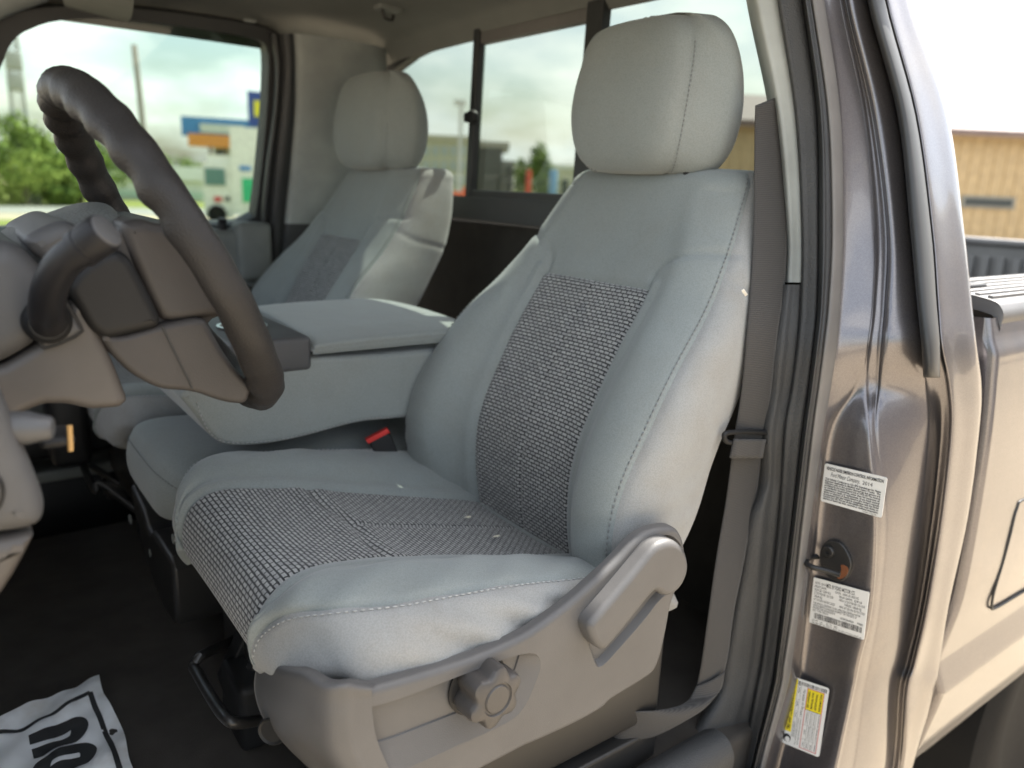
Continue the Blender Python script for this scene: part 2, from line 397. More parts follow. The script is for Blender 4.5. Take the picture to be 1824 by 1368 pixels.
def glass_mat(name, tint, refl=1.0):
    m = bpy.data.materials.new(name); m.use_nodes = True; t = m.node_tree; t.nodes.clear()
    tr = N(t, 'ShaderNodeBsdfTransparent'); tr.inputs['Color'].default_value = (*tint, 1); gl = N(t, 'ShaderNodeBsdfGlossy'); gl.inputs['Roughness'].default_value = 0.0
    fr = N(t, 'ShaderNodeFresnel'); fr.inputs['IOR'].default_value = 1.45; mx = N(t, 'ShaderNodeMixShader'); o = N(t, 'ShaderNodeOutputMaterial')
    gl.inputs['Color'].default_value = (refl, refl, refl, 1)
    t.links.new(fr.outputs[0], mx.inputs['Fac']); t.links.new(tr.outputs[0], mx.inputs[1]); t.links.new(gl.outputs[0], mx.inputs[2]); t.links.new(mx.outputs[0], o.inputs['Surface']); return m
GLASS = glass_mat('tinted_glass', (0.41, 0.485, 0.43)); GLASSR = glass_mat('rear_glass', (0.31, 0.345, 0.312))

# ================================================================== THE CAB SHELL
YS = 0.936                      # centre line of the driver seat
YP = 1.889                      # centre line of the passenger seat
cab = empty('pickup_cab', (1.0, 1.41, 0.75), 'bronze grey pickup cab with open driver doorway, dark seals and grey headliner', 'pickup cab')

# --- door jamb and rear corner of the cab: rows from top to bottom, measured edges in each row
# px y : trim_in, seal_in, bulb_in, flange_in, flange_out, a, chan_in, chan_out, rub_in, rub_out, outer, gap
ROWS = [
 (-160, 1325, 1364, 1408, 1424, 1446, 1474, 1484, 1494, 1526, 1556, 1574, 1592),
 (0,   1343, 1386, 1430, 1445, 1468, 1497, 1499, 1509, 1545, 1576, 1598, 1622),
 (204, 1384, 1417, 1456, 1474, 1497, 1538, 1541, 1556, 1599, 1630, 1660, 1690),
 (409, 1402, 1428, 1459, 1481, 1502, 1556, 1560, 1581, 1622, 1658, 1690, 1719),
 (540, 1399, 1426, 1457, 1475, 1497, 1552, 1557, 1578, 1634, 1668, 1700, 1733),
 (614, 1392, 1420, 1450, 1467, 1491, 1543, 1549, 1572, 1642, 1674, 1704, 1741),
 (690, 1384, 1410, 1441, 1457, 1480, 1520, 1545, 1566, 1650, 1688, 1712, 1750),
 (770, 1369, 1397, 1430, 1446, 1466, 1478, 1548, 1562, 1655, 1691, 1716, 1746),
 (924, 1352, 1387, 1412, 1428, 1445, 1458, 1560, 1580, 1642, 1674, 1698, 1726),
 (1080, 1340, 1369, 1394, 1410, 1425, 1440, 1552, 1568, 1622, 1649, 1670, 1692),
 (1180, 1328, 1356, 1382, 1395, 1411, 1428, 1530, 1550, 1600, 1626, 1648, 1676),
 (1230, 1318, 1346, 1374, 1387, 1402, 1420, 1520, 1540, 1586, 1613, 1638, 1667),
 (1368, 1292, 1320, 1340, 1351, 1363, 1385, 1490, 1520, 1576, 1602, 1612, 1628),
 (1500, 1268, 1296, 1314, 1325, 1337, 1360, 1460, 1490, 1540, 1566, 1574, 1590)]
YF, YO = 0.600, 0.503
TO = 0.34                        # the outer skin leans in more than the inner flange
def bulge(z):                    # how far the outer skin swells out at a height
    return float(np.interp(z, [0.45, 0.62, 0.72, 0.80, 0.88, 0.93, 1.05, 1.25, 1.38, 1.42, 1.5], [.545, .503, .489, .486, .490, .480, .478, .484, .497, .503, .503]))
jam, fl, bulb, seal, trimr, rubr, corner = [], [], [], [], [], [], []
JPL = {}; JX = {}; JP = {}
for r in ROWS:
    y, c = r[0], r[1:]
    F = side(c[4], y, YF); O = side(c[9], y, YO, 1, TO)
    n = np.cross(O-F, (0, 0, 1.0)); n /= np.linalg.norm(n)
    if n[0] > 0: n = -n                                   # faces forwards and outwards
    at = lambda px, h: on_plane(px, y, F+n*h, n)
    JPL[y] = (F, n)
    low = np.clip((y-640)/140.0, 0, 1)                    # the glass channel fades out below the belt line
    ch = 0.009*(1-low)
    hi_ = [at(c[4]-3, 0.004), at(c[4]+6, 0.001), at(c[5]-5, -.002), at(c[5]+4, -.003), at((c[5]+c[6])/2, -.003), at(c[6]-3, -.002), at(c[6]+2, -ch),
           at((c[6]+c[7])/2, -ch), at(c[7]-2, -ch), at(c[7]+4, .002), at((c[7]+c[8])/2, .004), at(c[8]-4, .003), at(c[8]+2, -.001), at((c[8]+c[9])/2, -.001), at(c[9]-4, -.001), at(c[9], .002)]
    # low down the jamb steps: a panel facing straight forwards, then a face turned outwards to the fold
    P5 = at(c[5]+4, -.010); xp = P5[0]; P6 = ox(c[6]-2, y, xp-.002); n2 = np.cross(O-P6, (0, 0, 1.0)); n2 /= np.linalg.norm(n2); n2 = -n2 if n2[1] > 0 else n2
    a2 = lambda px, h: on_plane(px, y, P6+n2*h, n2)
    lo_ = [at(c[4]-3, 0.004), at(c[4]+6, 0.001), at(c[5]-5, -.004), ox(c[5]+4, y, xp), ox((c[5]+c[6])/2, y, xp), ox(c[6]-5, y, xp), a2(c[6]+2, -.001),
           a2((c[6]+c[7])/2, .0), a2(c[7]-2, .0), a2(c[7]+4, .001), a2((c[7]+c[8])/2, .003), a2(c[8]-4, .002), a2(c[8]+2, -.002), a2((c[8]+c[9])/2, -.011), a2(c[9]-4, -.001), a2(c[9], .002)]
    jam.append([p*(1-low)+q*low for p, q in zip(hi_, lo_)]); JX[y] = xp; JP[y] = (O*0+P5)
    fl.append([side(c[3]-2, y, YF+.004), side(c[3]+3, y, YF-.002), side((c[3]+c[4])/2, y, YF-.004), side(c[4]-1, y, YF-.003), side(c[4]+1, y, YF+.002)])
    bulb.append([side(c[2]-3, y, YF+.018), side(c[2]+1, y, YF+.004), side((c[2]+c[3])/2-2, y, YF-.006), side((c[2]+c[3])/2+2, y, YF-.003), side(c[3]-2, y, YF-.004), side(c[3]+1, y, YF+.010)])
    seal.append([side(c[1]-2, y, YF+.040), side(c[1]+2, y, YF+.028), side((c[1]*2+c[2])/3, y, YF+.022), side((c[1]+c[2]*2)/3, y, YF+.014), side(c[2]-2, y, YF+.010), side(c[2]+1, y, YF+.020)])
    trimr.append([side(c[0]-14, y, YF+.12), side(c[0], y, YF+.062), side(c[0]*.6+c[1]*.4, y, YF+.048), side(c[1], y, YF+.036), side(c[1]+4, y, YF+.045)])
    # outer skin behind the doorway: to the gap edge, then turning round the back of the cab
    zO = O[2]
    def skin(px, extra=0.0):
        p = side(px, y, YO, 1, TO)
        for _ in range(3): p = side(px, y, bulge(p[2])+extra, 1, TO)
        return p
    p0, p1, p2, p3 = skin(c[9]+1, .004), skin(c[9]+7), skin(c[10]), skin(c[11]-2)
    corner.append([p0, p1, p2, p3, p3+np.array([.010, .014, 0]), p3+np.array([.014, .045, 0]), p3+np.array([.014, .20, 0])])
    rubr.append((y, c))
sheet('door_jamb', jam, PAINT, cab, 8, 3)
sheet('jamb_flange', fl, RUBG, cab, 8, 3)
sheet('seal_bulb', bulb, RUB, cab, 8, 3)
sheet('door_seal', seal, PEB, cab, 8, 3)
sheet('cab_corner', corner, PAINT, cab, 8, 4)
# light upper pillar trim and dark lower pillar trim
yl = [i for i, r in enumerate(ROWS) if r[0] <= 540]
up = [trimr[i] for i in yl[:-1]]+[[side(px, 503, YF+d) for px, d in ((1386, .12), (1400, .062), (1411, .048), (1427, .036), (1431, .045))]]
sheet('pillar_trim', up, LIGHTT, cab, 8, 4)
LOW = [(507, 1386, 1402, 1427), (614, 1370, 1390, 1420), (700, 1362, 1381, 1409), (770, 1352, 1369, 1397), (850, 1350, 1368, 1392), (885, 1343, 1360, 1390), (924, 1330, 1352, 1387),
       (1000, 1319, 1345, 1380), (1080, 1305, 1340, 1369), (1180, 1288, 1328, 1356), (1230, 1278, 1318, 1346), (1280, 1250, 1300, 1338), (1330, 1215, 1280, 1329), (1368, 1175, 1262, 1320), (1450, 1100, 1230, 1300)]
sheet('pillar_lower_trim', [[side(a-6, y, YF+.14), side(a, y, YF+.075), side(b, y, YF+.050), side((b+c)/2, y, YF+.044), side(c, y, YF+.036), side(c+4, y, YF+.046)] for y, a, b, c in LOW], PEB, cab, 6, 4)

# black rubber drip strip over the corner of the cab
rs = []
for y, c in rubr:
    if y > 640: continue
    a, b = c[8], c[9]
    rs.append([side(q, y, YO+e, 1, TO) for q, e in ((a-1, .012), (a+1, -.004), (a*.6+b*.4, -.014), (a*.2+b*.8, -.014), (b-1, -.006), (b+1, .012))])
rs.append([side(px, 668, YO+d) for px, d in ((1644, .012), (1646, -.004), (1657, -.014), (1668, -.014), (1673, -.006), (1675, .012))])
rs.append([side(px, 671, YO+d) for px, d in ((1645, .016), (1646, .006), (1657, .004), (1668, .004), (1672, .006), (1674, .016))])
sheet('drip_strip', rs, RUB, cab, 6, 3)

# --- door striker
xs_ = (JX[924]*.45+JX[1080]*.55)-.0015
jn = np.array([-1.0, 0, 0]); fj = Frame((xs_, .55, 1.08), (0, -1, 0), (0, 0, 1))
stk = fj.px([(1474, 962), (1487, 960), (1502, 966), (1513, 982), (1520, 1000), (1519, 1012), (1511, 1030), (1498, 1036), (1482, 1030), (1468, 1016), (1462, 996), (1465, 975)])
so_ = plate('striker', fj, chaikin(stk, 2), METB, cab, .008, .002, top=.006)
sc_ = fj.to(fj.px([(1481, 980)]), .006)[0]
lathe('striker_bolt', [(.009, 0), (.009, .003), (.0075, .005), (.004, .005), (.0035, .002), (0, .002)], sc_, fj.n, METB, so_, 20)
z0 = fj.to(fj.px([(1500, 1012)]), .004)[0][2]
lp_ = [oz(a, b, z0) for a, b in ((1506, 1004), (1488, 997), (1466, 992), (1444, 993), (1436, 1001), (1444, 1009), (1466, 1015), (1484, 1020), (1496, 1024))]
tube('striker_loop', lp_, .0042, METB, so_, 6, seg=12)
rust = base('rust', (0.16, 0.055, 0.02), 0.9)[0]
plate('rust_patch', fj, chaikin(fj.px([(1500, 1002), (1516, 1008), (1514, 1022), (1498, 1032), (1494, 1024), (1504, 1014)]), 2), rust, so_, .003, .0005, top=.0068)

# --- information stickers on the jamb
def text(name, body, p, u, v, size, mat, parent, fitw=None, font_shear=0.0, align='LEFT', off=0.0, bold=0.0):
    cu = bpy.data.curves.new(name, 'FONT'); cu.body = body; cu.size = size; cu.align_x = align; cu.shear = font_shear; cu.resolution_u = 2; cu.offset = bold
    tmp = bpy.data.objects.new(name, cu); COL.objects.link(tmp); bpy.context.view_layer.update()
    me = bpy.data.meshes.new_from_object(tmp.evaluated_get(bpy.context.evaluated_depsgraph_get())); bpy.data.objects.remove(tmp); bpy.data.curves.remove(cu)
    u = np.asarray(u, float); v = np.asarray(v, float); n = np.cross(u, v)
    co = np.zeros(len(me.vertices)*3); me.vertices.foreach_get('co', co); co = co.reshape(-1, 3)
    sx = 1.0
    if fitw and len(co): sx = fitw/max(1e-6, co[:, 0].max()-(0 if align == 'LEFT' else co[:, 0].min()))
    q = np.asarray(p)+co[:, :1]*sx*u+co[:, 1:2]*v+n*off
    me.vertices.foreach_set('co', q.ravel()); me.update(); me.name = name
    return me
def join_text(name, lines, mat, parent):
    bm = bmesh.new()
    for me in lines: bm.from_mesh(me); bpy.data.meshes.remove(me)
    me = bpy.data.meshes.new(name); bm.to_mesh(me); bm.free()
    return link(name, me, mat, parent, False)
class Card:
    """A sticker with its own u (reading direction) and v (up) from three corners."""
    def __init__(s, pl, tl, tr, bl, lift=0.0):
        P = [on_plane(a, b, pl[0]+pl[1]*e, pl[1]) for (a, b), e in ((tl, 0), (tr, lift), (bl, 0))]
        s.w = np.linalg.norm(P[1]-P[0]); s.h = np.linalg.norm(P[2]-P[0])
        s.u = (P[1]-P[0])/s.w; v = (P[0]-P[2]); s.v = v/np.linalg.norm(v); s.o = P[2]
        n = np.cross(s.u, s.v); n /= np.linalg.norm(n); s.n = n
    def at(s, x, y, h=.0012): return s.o+s.u*(x*s.w)+s.v*(y*s.h)+s.n*h
    def quad(s, x0, y0, x1, y1, h): return [s.at(x0, y0, h), s.at(x1, y0, h), s.at(x1, y1, h), s.at(x0, y1, h)]
def sticker_base(name, c, mat, label, rad=.05):
    P = []
    ra = rad*c.h/c.w
    for cx, cy, a0 in ((1-ra, 1-rad, 0), (ra, 1-rad, 90), (ra, rad, 180), (1-ra, rad, 270)):
        for k in range(5): a = R_(a0+k*22.5); P.append((cx+ra*math.cos(a), cy+rad*math.sin(a)))
    V = [c.at(x, y, .0008) for x, y in P]+[c.at(x, y, -.0002) for x, y in P]; n = len(P)
    F = [tuple(range(n))]+[(n+i, n+(i+1) % n, (i+1) % n, i) for i in range(n)]
    o = mesh(name, V, F, mat, cab, smooth=False); o['label'] = label; return o
def quads(name, c, rects, mat, parent, h=.0011):
    V, F = [], []
    for x0, y0, x1, y1 in rects: k = len(V); V += c.quad(x0, y0, x1, y1, h); F.append((k, k+1, k+2, k+3))
    return mesh(name, V, F, mat, parent, smooth=False)
def lines_on(c, rows, size, parent, name='lettering', mat=None, just=True):
    return join_text(name, [text('t', s, c.at(x, y), c.u, c.v, sz*c.h, None, None, fitw=(w*c.w if w else None), font_shear=sh, bold=bd) for s, x, y, sz, w, sh, bd in rows], mat or INK, parent)
def card(ya, yb, h, *cs, lift=0.0):
    A, B = JP[ya], JP[yb]; n = np.cross(B-A, (0, 1.0, 0)); n[1] = 0; n /= np.linalg.norm(n); n = -n if n[0] > 0 else n
    return Card((A+n*h, n), *cs, lift=lift)
c1 = card(770, 924, .006, (1470, 825), (1581, 851), (1462, 892), lift=.003)
s1 = sticker_base('information_sticker', c1, WHITE, 'white noise emission sticker with dense black print')
noise = ['This Vehicle Conforms to U.S. EPA Regulations for Noise', 'Emission Applicable to Medium and Heavy Trucks.  The', 'following acts or the causing thereof by any person are', 'prohibited by the Noise Control Act of 1972: (A) The removal',
         'or rendering inoperative, other than for purposes of', 'maintenance, repair, or replacement, of any noise control', 'device or element of design (listed in the owner\'s manual)', 'incorporated into this vehicle in compliance with the Noise', 'Control Act. (B) The use of this vehicle after such device or', 'element of design has been removed or rendered inoperative.']
rows = [('VEHICLE NOISE EMISSION CONTROL INFORMATION', .04, .855, .115, .92, 0, .0002), ('Ford Motor Company,', .12, .70, .16, .48, .35, 0), ('2014', .64, .70, .13, .16, 0, 0)]
rows += [(t, .04, .60-.058*i, .066, .90, 0, .00012) for i, t in enumerate(noise)]+[('* FOMOCO 14A61 AA', .70, .02, .05, .22, 0, 0)]
lines_on(c1, rows, 1, s1)
c2 = card(1080, 1180, .005, (1450, 1028), (1549, 1055), (1442, 1108))
s2 = sticker_base('information_sticker', c2, WHITE, 'white manufacturer certification sticker with a barcode below the striker', .02)
rows = [('MFD. BY FORD MOTOR CO.', .25, .86, .12, .52, 0, .0001), ('DATE:  02/14', .04, .88, .07, .2, 0, 0), ('FRONT GAWR:', .04, .80, .07, .22, 0, 0), ('GVWR:  10000 LB / 4535 KG', .42, .79, .07, .42, 0, 0),
        ('5250 LB / 2381 KG', .04, .73, .07, .3, 0, 0), ('REAR GAWR:  6290 LB', .50, .72, .07, .4, 0, 0), ('LT275/70R18E 125/122R', .04, .66, .07, .36, 0, 0), ('WITH LT275/70R18E 125/122R', .50, .65, .07, .46, 0, 0), ('18x8.0J', .04, .59, .07, .15, 0, 0), ('TIRES 18x8.0J', .60, .58, .07, .3, 0, 0),
        ('AT 410 kPa/ 60 PSI COLD', .04, .52, .07, .4, 0, 0), ('RIMS AT 550 kPa/ 80 PSI COLD', .52, .51, .07, .45, 0, 0),
        ('THIS VEHICLE CONFORMS TO ALL APPLICABLE FEDERAL MOTOR', .04, .44, .065, .86, 0, 0), ('VEHICLE SAFETY STANDARDS IN EFFECT ON THE DATE OF', .04, .385, .065, .80, 0, 0), ('MANUFACTURE SHOWN ABOVE.', .04, .33, .065, .42, 0, 0),
        ('VIN:  TYPE: TRUCK', .04, .275, .065, .3, 0, 0), ('1FTBF2B64EEA', .55, .275, .065, .25, 0, 0), ('F0085', .86, .275, .06, .1, 0, 0), ('EXT PNT:', .05, .06, .06, .12, 0, 0), ('UX', .20, .055, .06, .05, 0, 0), ('RC: 52', .32, .06, .06, .1, 0, 0), ('DSO:', .46, .06, .06, .07, 0, 0), ('WB  BRK  INT TR  TP/PS  R  AXLE  TR  SPR', .05, .01, .05, .6, 0, 0), ('UTM  5C3A-1520472-AA', .66, .01, .05, .3, 0, 0)]
lines_on(c2, rows, 1, s2)
random.seed(3); bars = []; x = .08
while x < .94:
    w = random.choice((.004, .004, .008, .012)); bars.append((x, .125, x+w, .25)); x += w+random.choice((.004, .006, .009))
quads('barcode', c2, bars, INK, s2)
c3 = card(1180, 1368, .006, (1393, 1322), (1410, 1204), (1459, 1349))           # this one is stuck on sideways: its text runs upwards
s3 = sticker_base('information_sticker', c3, WHITE, 'white and yellow tyre loading sticker turned on its side', .06)
quads('yellow_band', c3, [(.20, .80, .985, .985), (.60, .09, .90, .52)], YEL, s3, .0010)
rows = [('TIRE AND LOADING INFORMATION', .22, .84, .115, .74, .2, .0002), ('SEATING CAPACITY', .16, .715, .06, .22, 0, 0), ('TOTAL  2', .44, .715, .06, .1, 0, 0), ('FRONT  2', .60, .715, .06, .1, 0, 0), ('REAR  0', .80, .715, .06, .12, 0, 0),
        ('The combined weight of occupants', .04, .64, .055, .40, 0, 0), ('and cargo should never exceed', .06, .575, .055, .38, 0, 0), ('1974 kg or 4354 lbs.', .46, .575, .085, .42, .15, 0),
        ('SEE OWNERS', .63, .44, .075, .24, 0, .0001), ('MANUAL FOR', .63, .34, .075, .24, 0, .0001), ('ADDITIONAL', .63, .24, .075, .24, 0, .0001), ('INFORMATION', .63, .13, .075, .25, 0, .0001),
        ('TIRE', .06, .43, .055, .07, 0, 0), ('SIZE', .24, .43, .055, .07, 0, 0), ('COLD TIRE PRESSURE', .40, .43, .05, .18, 0, 0), ('FRONT', .05, .33, .055, .1, 0, 0), ('LT275/70R18E', .19, .33, .055, .18, 0, 0), ('410 KPA 60 PSI', .40, .33, .05, .18, 0, 0),
        ('REAR', .05, .23, .055, .08, 0, 0), ('LT275/70R18E', .19, .23, .055, .18, 0, 0), ('550 KPA 80 PSI', .40, .23, .05, .18, 0, 0), ('SPARE', .05, .12, .055, .1, 0, 0), ('LT275/70R18E', .19, .12, .055, .18, 0, 0), ('550 KPA 80 PSI', .40, .12, .05, .18, 0, 0)]
lines_on(c3, rows, 1, s3)
random.seed(5); bars = []; y_ = .04
while y_ < .80:
    w = random.choice((.008, .012, .022)); bars.append((.92, y_, .97, min(y_+w, .8))); y_ += w+random.choice((.010, .014, .02))
lw = .006
bars += [(.15, .69, .91, .695), (.15, .775, .91, .78), (.15, .69, .154, .78), (.906, .69, .91, .78), (.04, .40, .60, .40+lw), (.04, .30, .60, .30+lw), (.04, .20, .60, .20+lw), (.17, .09, .173, .50), (.38, .09, .383, .50), (.597, .09, .603, .52)]
quads('ruled_lines', c3, bars, INK, s3)
quads('red_frame', c3, [(.03, .085, .91, .10), (.03, .51, .91, .525), (.03, .085, .038, .525), (.902, .085, .91, .525)], INKR, s3, .0013)
tv = [c3.at(.10+.075*math.cos(a)*(c3.h/c3.w)*1.35, .88+.105*math.sin(a), .0012) for a in np.linspace(0, 2*math.pi, 25)[:-1]]
mesh('tyre_emblem', tv, [tuple(range(24))], INK, s3, smooth=False)
tv = [c3.at(.085+.05*math.cos(a)*(c3.h/c3.w)*1.35, .86+.065*math.sin(a), .0016) for a in np.linspace(0, 2*math.pi, 25)[:-1]]
mesh('rim_emblem', tv, [tuple(range(24))], WHITE, s3, smooth=False)

# --- rear wall, rear window, headliner, roof, far pillar
XR = 1.144
rbox('rear_wall', (1.215, .62, .55), (1.26, 2.26, 1.53), CARPW, cab, .01)
WT = ox(680, 98, XR)[2]; WB = ox(880, 356, XR)[2]         # top and bottom of the rear glass
tilt = -.10
def rw(y, z): return (XR+(z-WB)*tilt*-0.35, y, z)
y0w, y1w = ox(672, 130, XR)[1]-.01, 0.60
YR1, YR2 = ox(845, 200, XR)[1], ox(1052, 150, XR)[1]
frw = Frame((XR, 1.4, WB), (0, -1, 0), (.035, 0, 1))
def wp(y, z): return (-(y-1.4), z-WB)
op = chaikin([wp(y0w+.005, WB), wp(y0w+.005, WT), wp(.735, WT), wp(.735, WB)], 3, .16)
outer = [wp(2.32, WB-.05), wp(2.32, WT+.045), wp(.715, WT+.045), wp(.715, WB-.05)]
rwf = plate('rear_window', frw, outer, RUB, cab, .03, .006, holes=[(op, None, .0)], back=False)
def bar(name, y, z, y2, z2, w, d, mat, parent, h=0.0):
    a = np.array(wp(y, z)); b = np.array(wp(y2, z2)); t = (b-a)/np.linalg.norm(b-a); s = np.array([-t[1], t[0]])*w/2
    return plate(name, frw, [a-s, b-s, b+s, a+s], mat, parent, d, .004, top=h+d/2)
def pane(name, ya, yb, za, zb, mat, parent, h):
    P = [wp(ya, za), wp(yb, za), wp(yb, zb), wp(ya, zb)]
    return mesh(name, frw.to(P, h), [(0, 1, 2, 3)], mat, parent, smooth=False)
pane('pane', y0w+.01, YR1, WB, WT, GLASSR, rwf, -.016)
pane('sliding_pane', YR1, YR2, WB+.012, WT-.02, GLASSR, rwf, -.006)
pane('pane', YR2, .725, WB, WT, GLASSR, rwf, -.016)
bar('slider_rail', YR1, WB-.01, YR1, WT+.01, .024, .020, RUB, rwf, .006)
bar('slider_rail', YR2, WB-.01, YR2, WT+.01, .050, .024, RUB, rwf, .004)
bar('slider_top', YR1-.01, WT-.012, YR2+.02, WT-.012, .028, .018, RUBG, rwf, .0)
bar('slider_sill', YR1-.01, WB+.010, YR2+.02, WB+.010, .024, .018, RUB, rwf, .004)
bar('window_sill', 2.25, WB-.025, .72, WB-.025, .060, .026, RUB, rwf, .012)
lp = ox(848, 209, XR-.01)
lt = lathe('latch', [(.0, 0), (.012, 0), (.017, .003), (.018, .010), (.014, .017), (.0, .019)], lp+np.array([-.004, 0, 0]), (-1, -.1, 0), BLACKP, rwf, 20)
for dy in (-.014, .014): rbox('latch_grip', lp+np.array([-.024, dy-.009, -.013]), lp+np.array([-.006, dy+.009, .011]), BLACKP, lt, .005)

# headliner with a soft drop at its edges
hl = []
for y, z in ((2.275, 1.965), (2.262, 1.995), (2.22, 2.026), (2.10, 2.040), (1.8, 2.048), (1.41, 2.052), (1.0, 2.048), (.80, 2.04), (.68, 2.02), (.64, 1.98)):
    hl.append([(x, y, z+dz) for x, dz in ((-.35, -.02), (.0, -.004), (.3, 0), (.7, 0), (1.0, -.006), (1.10, -.022), (1.135, -.045), (1.16, -.075))])
sheet('headliner', hl, HEAD, cab, 5, 5)
rbox('roof', (-.45, .60, 2.075), (1.24, 2.30, 2.105), PAINT, cab, .012)
tube('roof_rail', [(-.4, .615, 2.02), (.4, .615, 2.045), (.85, .64, 2.03), (1.05, .68, 2.01)], .03, PAINT, cab, 6)
# coat hook and clip
hk = oz(690, 10, 2.044)
o = rbox('coat_hook', hk+np.array([-.03, -.02, -.012]), hk+np.array([.035, .02, .004]), MIDT, cab, .005)
tube('hook', [hk+np.array(q) for q in ((-.02, -.01, -.012), (-.014, -.012, -.030), (.006, -.012, -.034), (.012, -.01, -.022))], .004, METB, o, 4)
clp = on_plane(445, 37, (0, 2.22, 2.02), (0, .6, 1)); rbox('clip', clp+np.array([-.016, -.008, -.004]), clp+np.array([.016, .008, .004]), LIGHTT, cab, .003)
# far B pillar: seal strips and inner trim
fp = []
for y, a, b, c, d, e in ((60, 478, 500, 512, 522, 560), (85, 482, 503, 514, 524, 580), (120, 487, 505, 516, 525, 600), (200, 483, 500, 512, 524, 610), (300, 470, 489, 501, 516, 620), (398, 462, 481, 492, 506, 600), (470, 470, 482, 490, 500, 600)):
    fp.append((y, a, b, c, d, e))
yI = 2.300
sheet('far_door_seal', [[side(a, y, yI+.06, -1), side(a+3, y, yI+.02, -1), side((a+b)/2, y, yI-.004, -1), side(b, y, yI+.004, -1), side(b+2, y, yI-.012, -1), side(c, y, yI-.026, -1), side(d, y, yI-.020, -1), side(d+3, y, yI+.02, -1)] for y, a, b, c, d, e in fp], RUB, cab, 6, 3)
tr = []
for y, a, b, c, d, e in fp:
    q = side(d, y, yI-.016, -1); tr.append([q+np.array([-.004, .02, 0]), q, q+np.array([.03, -.015, 0]), q+np.array([.14, -.020, 0]), q+np.array([.235, -.014, 0]), q+np.array([.285, .012, 0])])
sheet('far_pillar_trim', tr[:6], LIGHTT, cab, 6, 5)
q = [t_ for t_ in tr[5:]]; q += [[np.array(p)+np.array([0, 0, -.25]) for p in tr[6]], [np.array(p)+np.array([0, 0, -.7]) for p in tr[6]]]
sheet('far_pillar_lower_trim', q, PEB, cab, 4, 5)

# floor, far footwell and firewall
rbox('floor_carpet', (-.20, .62, .66), (1.22, 1.99, .78), CARP, cab, .012)
rbox('far_floor', (-.20, 1.98, .60), (1.22, 2.30, .68), CARP, cab, .01)
rbox('far_sill_plate', (-.35, 2.17, .845), (.62, 2.27, .875), MIDT, cab, .006)
rbox('far_sill', (-.35, 2.20, .68), (.82, 2.30, .84), BLACKP, cab, .01)
sheet('firewall', [[(-.24+.10*a, y, .76+.6*a) for y in (.60, 1.0, 1.5, 2.28)] for a in (0, .3, .7, 1)], CARP, cab, 3, 3)
sheet('sill_trim', [[(x, .650, .80), (x, .628, .815), (x, .605, .812), (x, .590, .79), (x, .585, .74), (x, .52, .70)] for x in (-.4, .3, .65, .82, .90)], PEB, cab, 4, 4)
rbox('sill', (-.5, .515, .56), (1.0, .60, .725), PAINT, cab, .03)

# ================================================================== SEATS
def gauss(d, w): return np.exp(-(d/w)**2)
def polydist(P, L):
    """distance of points P (n,2) from the polyline L"""
    best = np.full(len(P), 9.0)
    for a, b in zip(L[:-1], L[1:]):
        a = np.asarray(a, float); b = np.asarray(b, float); d = b-a
        t = np.clip(((P-a) @ d)/(d @ d+1e-12), 0, 1); best = np.minimum(best, np.linalg.norm(P-a-t[:, None]*d, axis=1))
    return best
def grid_normals(G, closed):
    du = np.gradient(G, axis=0)
    dv = (np.roll(G, -1, 1)-np.roll(G, 1, 1)) if closed else np.gradient(G, axis=1)
    n = np.cross(du, dv); return n/(np.linalg.norm(n, axis=2)[:, :, None]+1e-12)
def vnoise(P, s, seed=0):
    """cheap smooth noise"""
    rng = np.random.RandomState(seed); o = np.zeros(len(P))
    for k in range(7):
        d = rng.normal(size=3); d /= np.linalg.norm(d); o += np.sin(P @ d*s*(.6+.25*k)+rng.uniform(0, 6.28))
    return o/7
seat = empty('driver_seat', (.60, YS, .80), 'grey cloth driver seat with patterned centre panels, nearest the open doorway', 'car seat', 'front seats of the pickup')

PZ = np.array([.95, 1.00, 1.081, 1.154, 1.242, 1.386, 1.472, 1.55, 1.62, 1.70]); PX = np.array([.775, .755, .738, .729, .732, .803, .862, .897, .927, .962])
def XC(z): return float(np.interp(z, PZ, PX))
# backrest: half section (distance from centre line, forward offset) at heights
BK = {  # z: [(insert edge), (crest), (seam), (side), (back edge), (rear)]
 0.98: [(.126, .004), (.195, .020), (.250, .010), (.245, -.02), (.215, -.06), (.16, -.085)],
 1.08: [(.126, .005), (.200, .052), (.272, .052), (.282, .01), (.252, -.075), (.17, -.115)],
 1.16: [(.126, .006), (.205, .064), (.276, .060), (.292, .0), (.260, -.125), (.18, -.155)],
 1.24: [(.126, .006), (.208, .066), (.277, .056), (.296, -.01), (.254, -.152), (.18, -.182)],
 1.32: [(.126, .006), (.205, .060), (.275, .046), (.293, -.02), (.246, -.168), (.17, -.195)],
 1.40: [(.126, .005), (.196, .044), (.262, .024), (.279, -.035), (.240, -.174), (.17, -.200)],
 1.47: [(.126, .003), (.184, .024), (.243, -.004), (.261, -.060), (.234, -.170), (.16, -.195)],
 1.54: [(.120, .001), (.172, .006), (.224, -.026), (.243, -.075), (.226, -.160), (.15, -.182)],
 1.60: [(.110, -.002), (.158, -.008), (.208, -.040), (.226, -.085), (.215, -.148), (.14, -.166)],
 1.630: [(.106, -.004), (.150, -.012), (.200, -.044), (.217, -.085), (.207, -.138), (.13, -.155)]}
zk = sorted(BK); kz = np.array([[list(q) for q in BK[z]] for z in zk])          # rows x 6 x 2
zfine = cr(np.array(zk)[:, None], 14)[:, 0]; kfine = cr(kz.reshape(len(zk), -1), 14).reshape(-1, 6, 2)
sx = cr(np.array([[XC(z)] for z in zk]), 14)[:, 0]
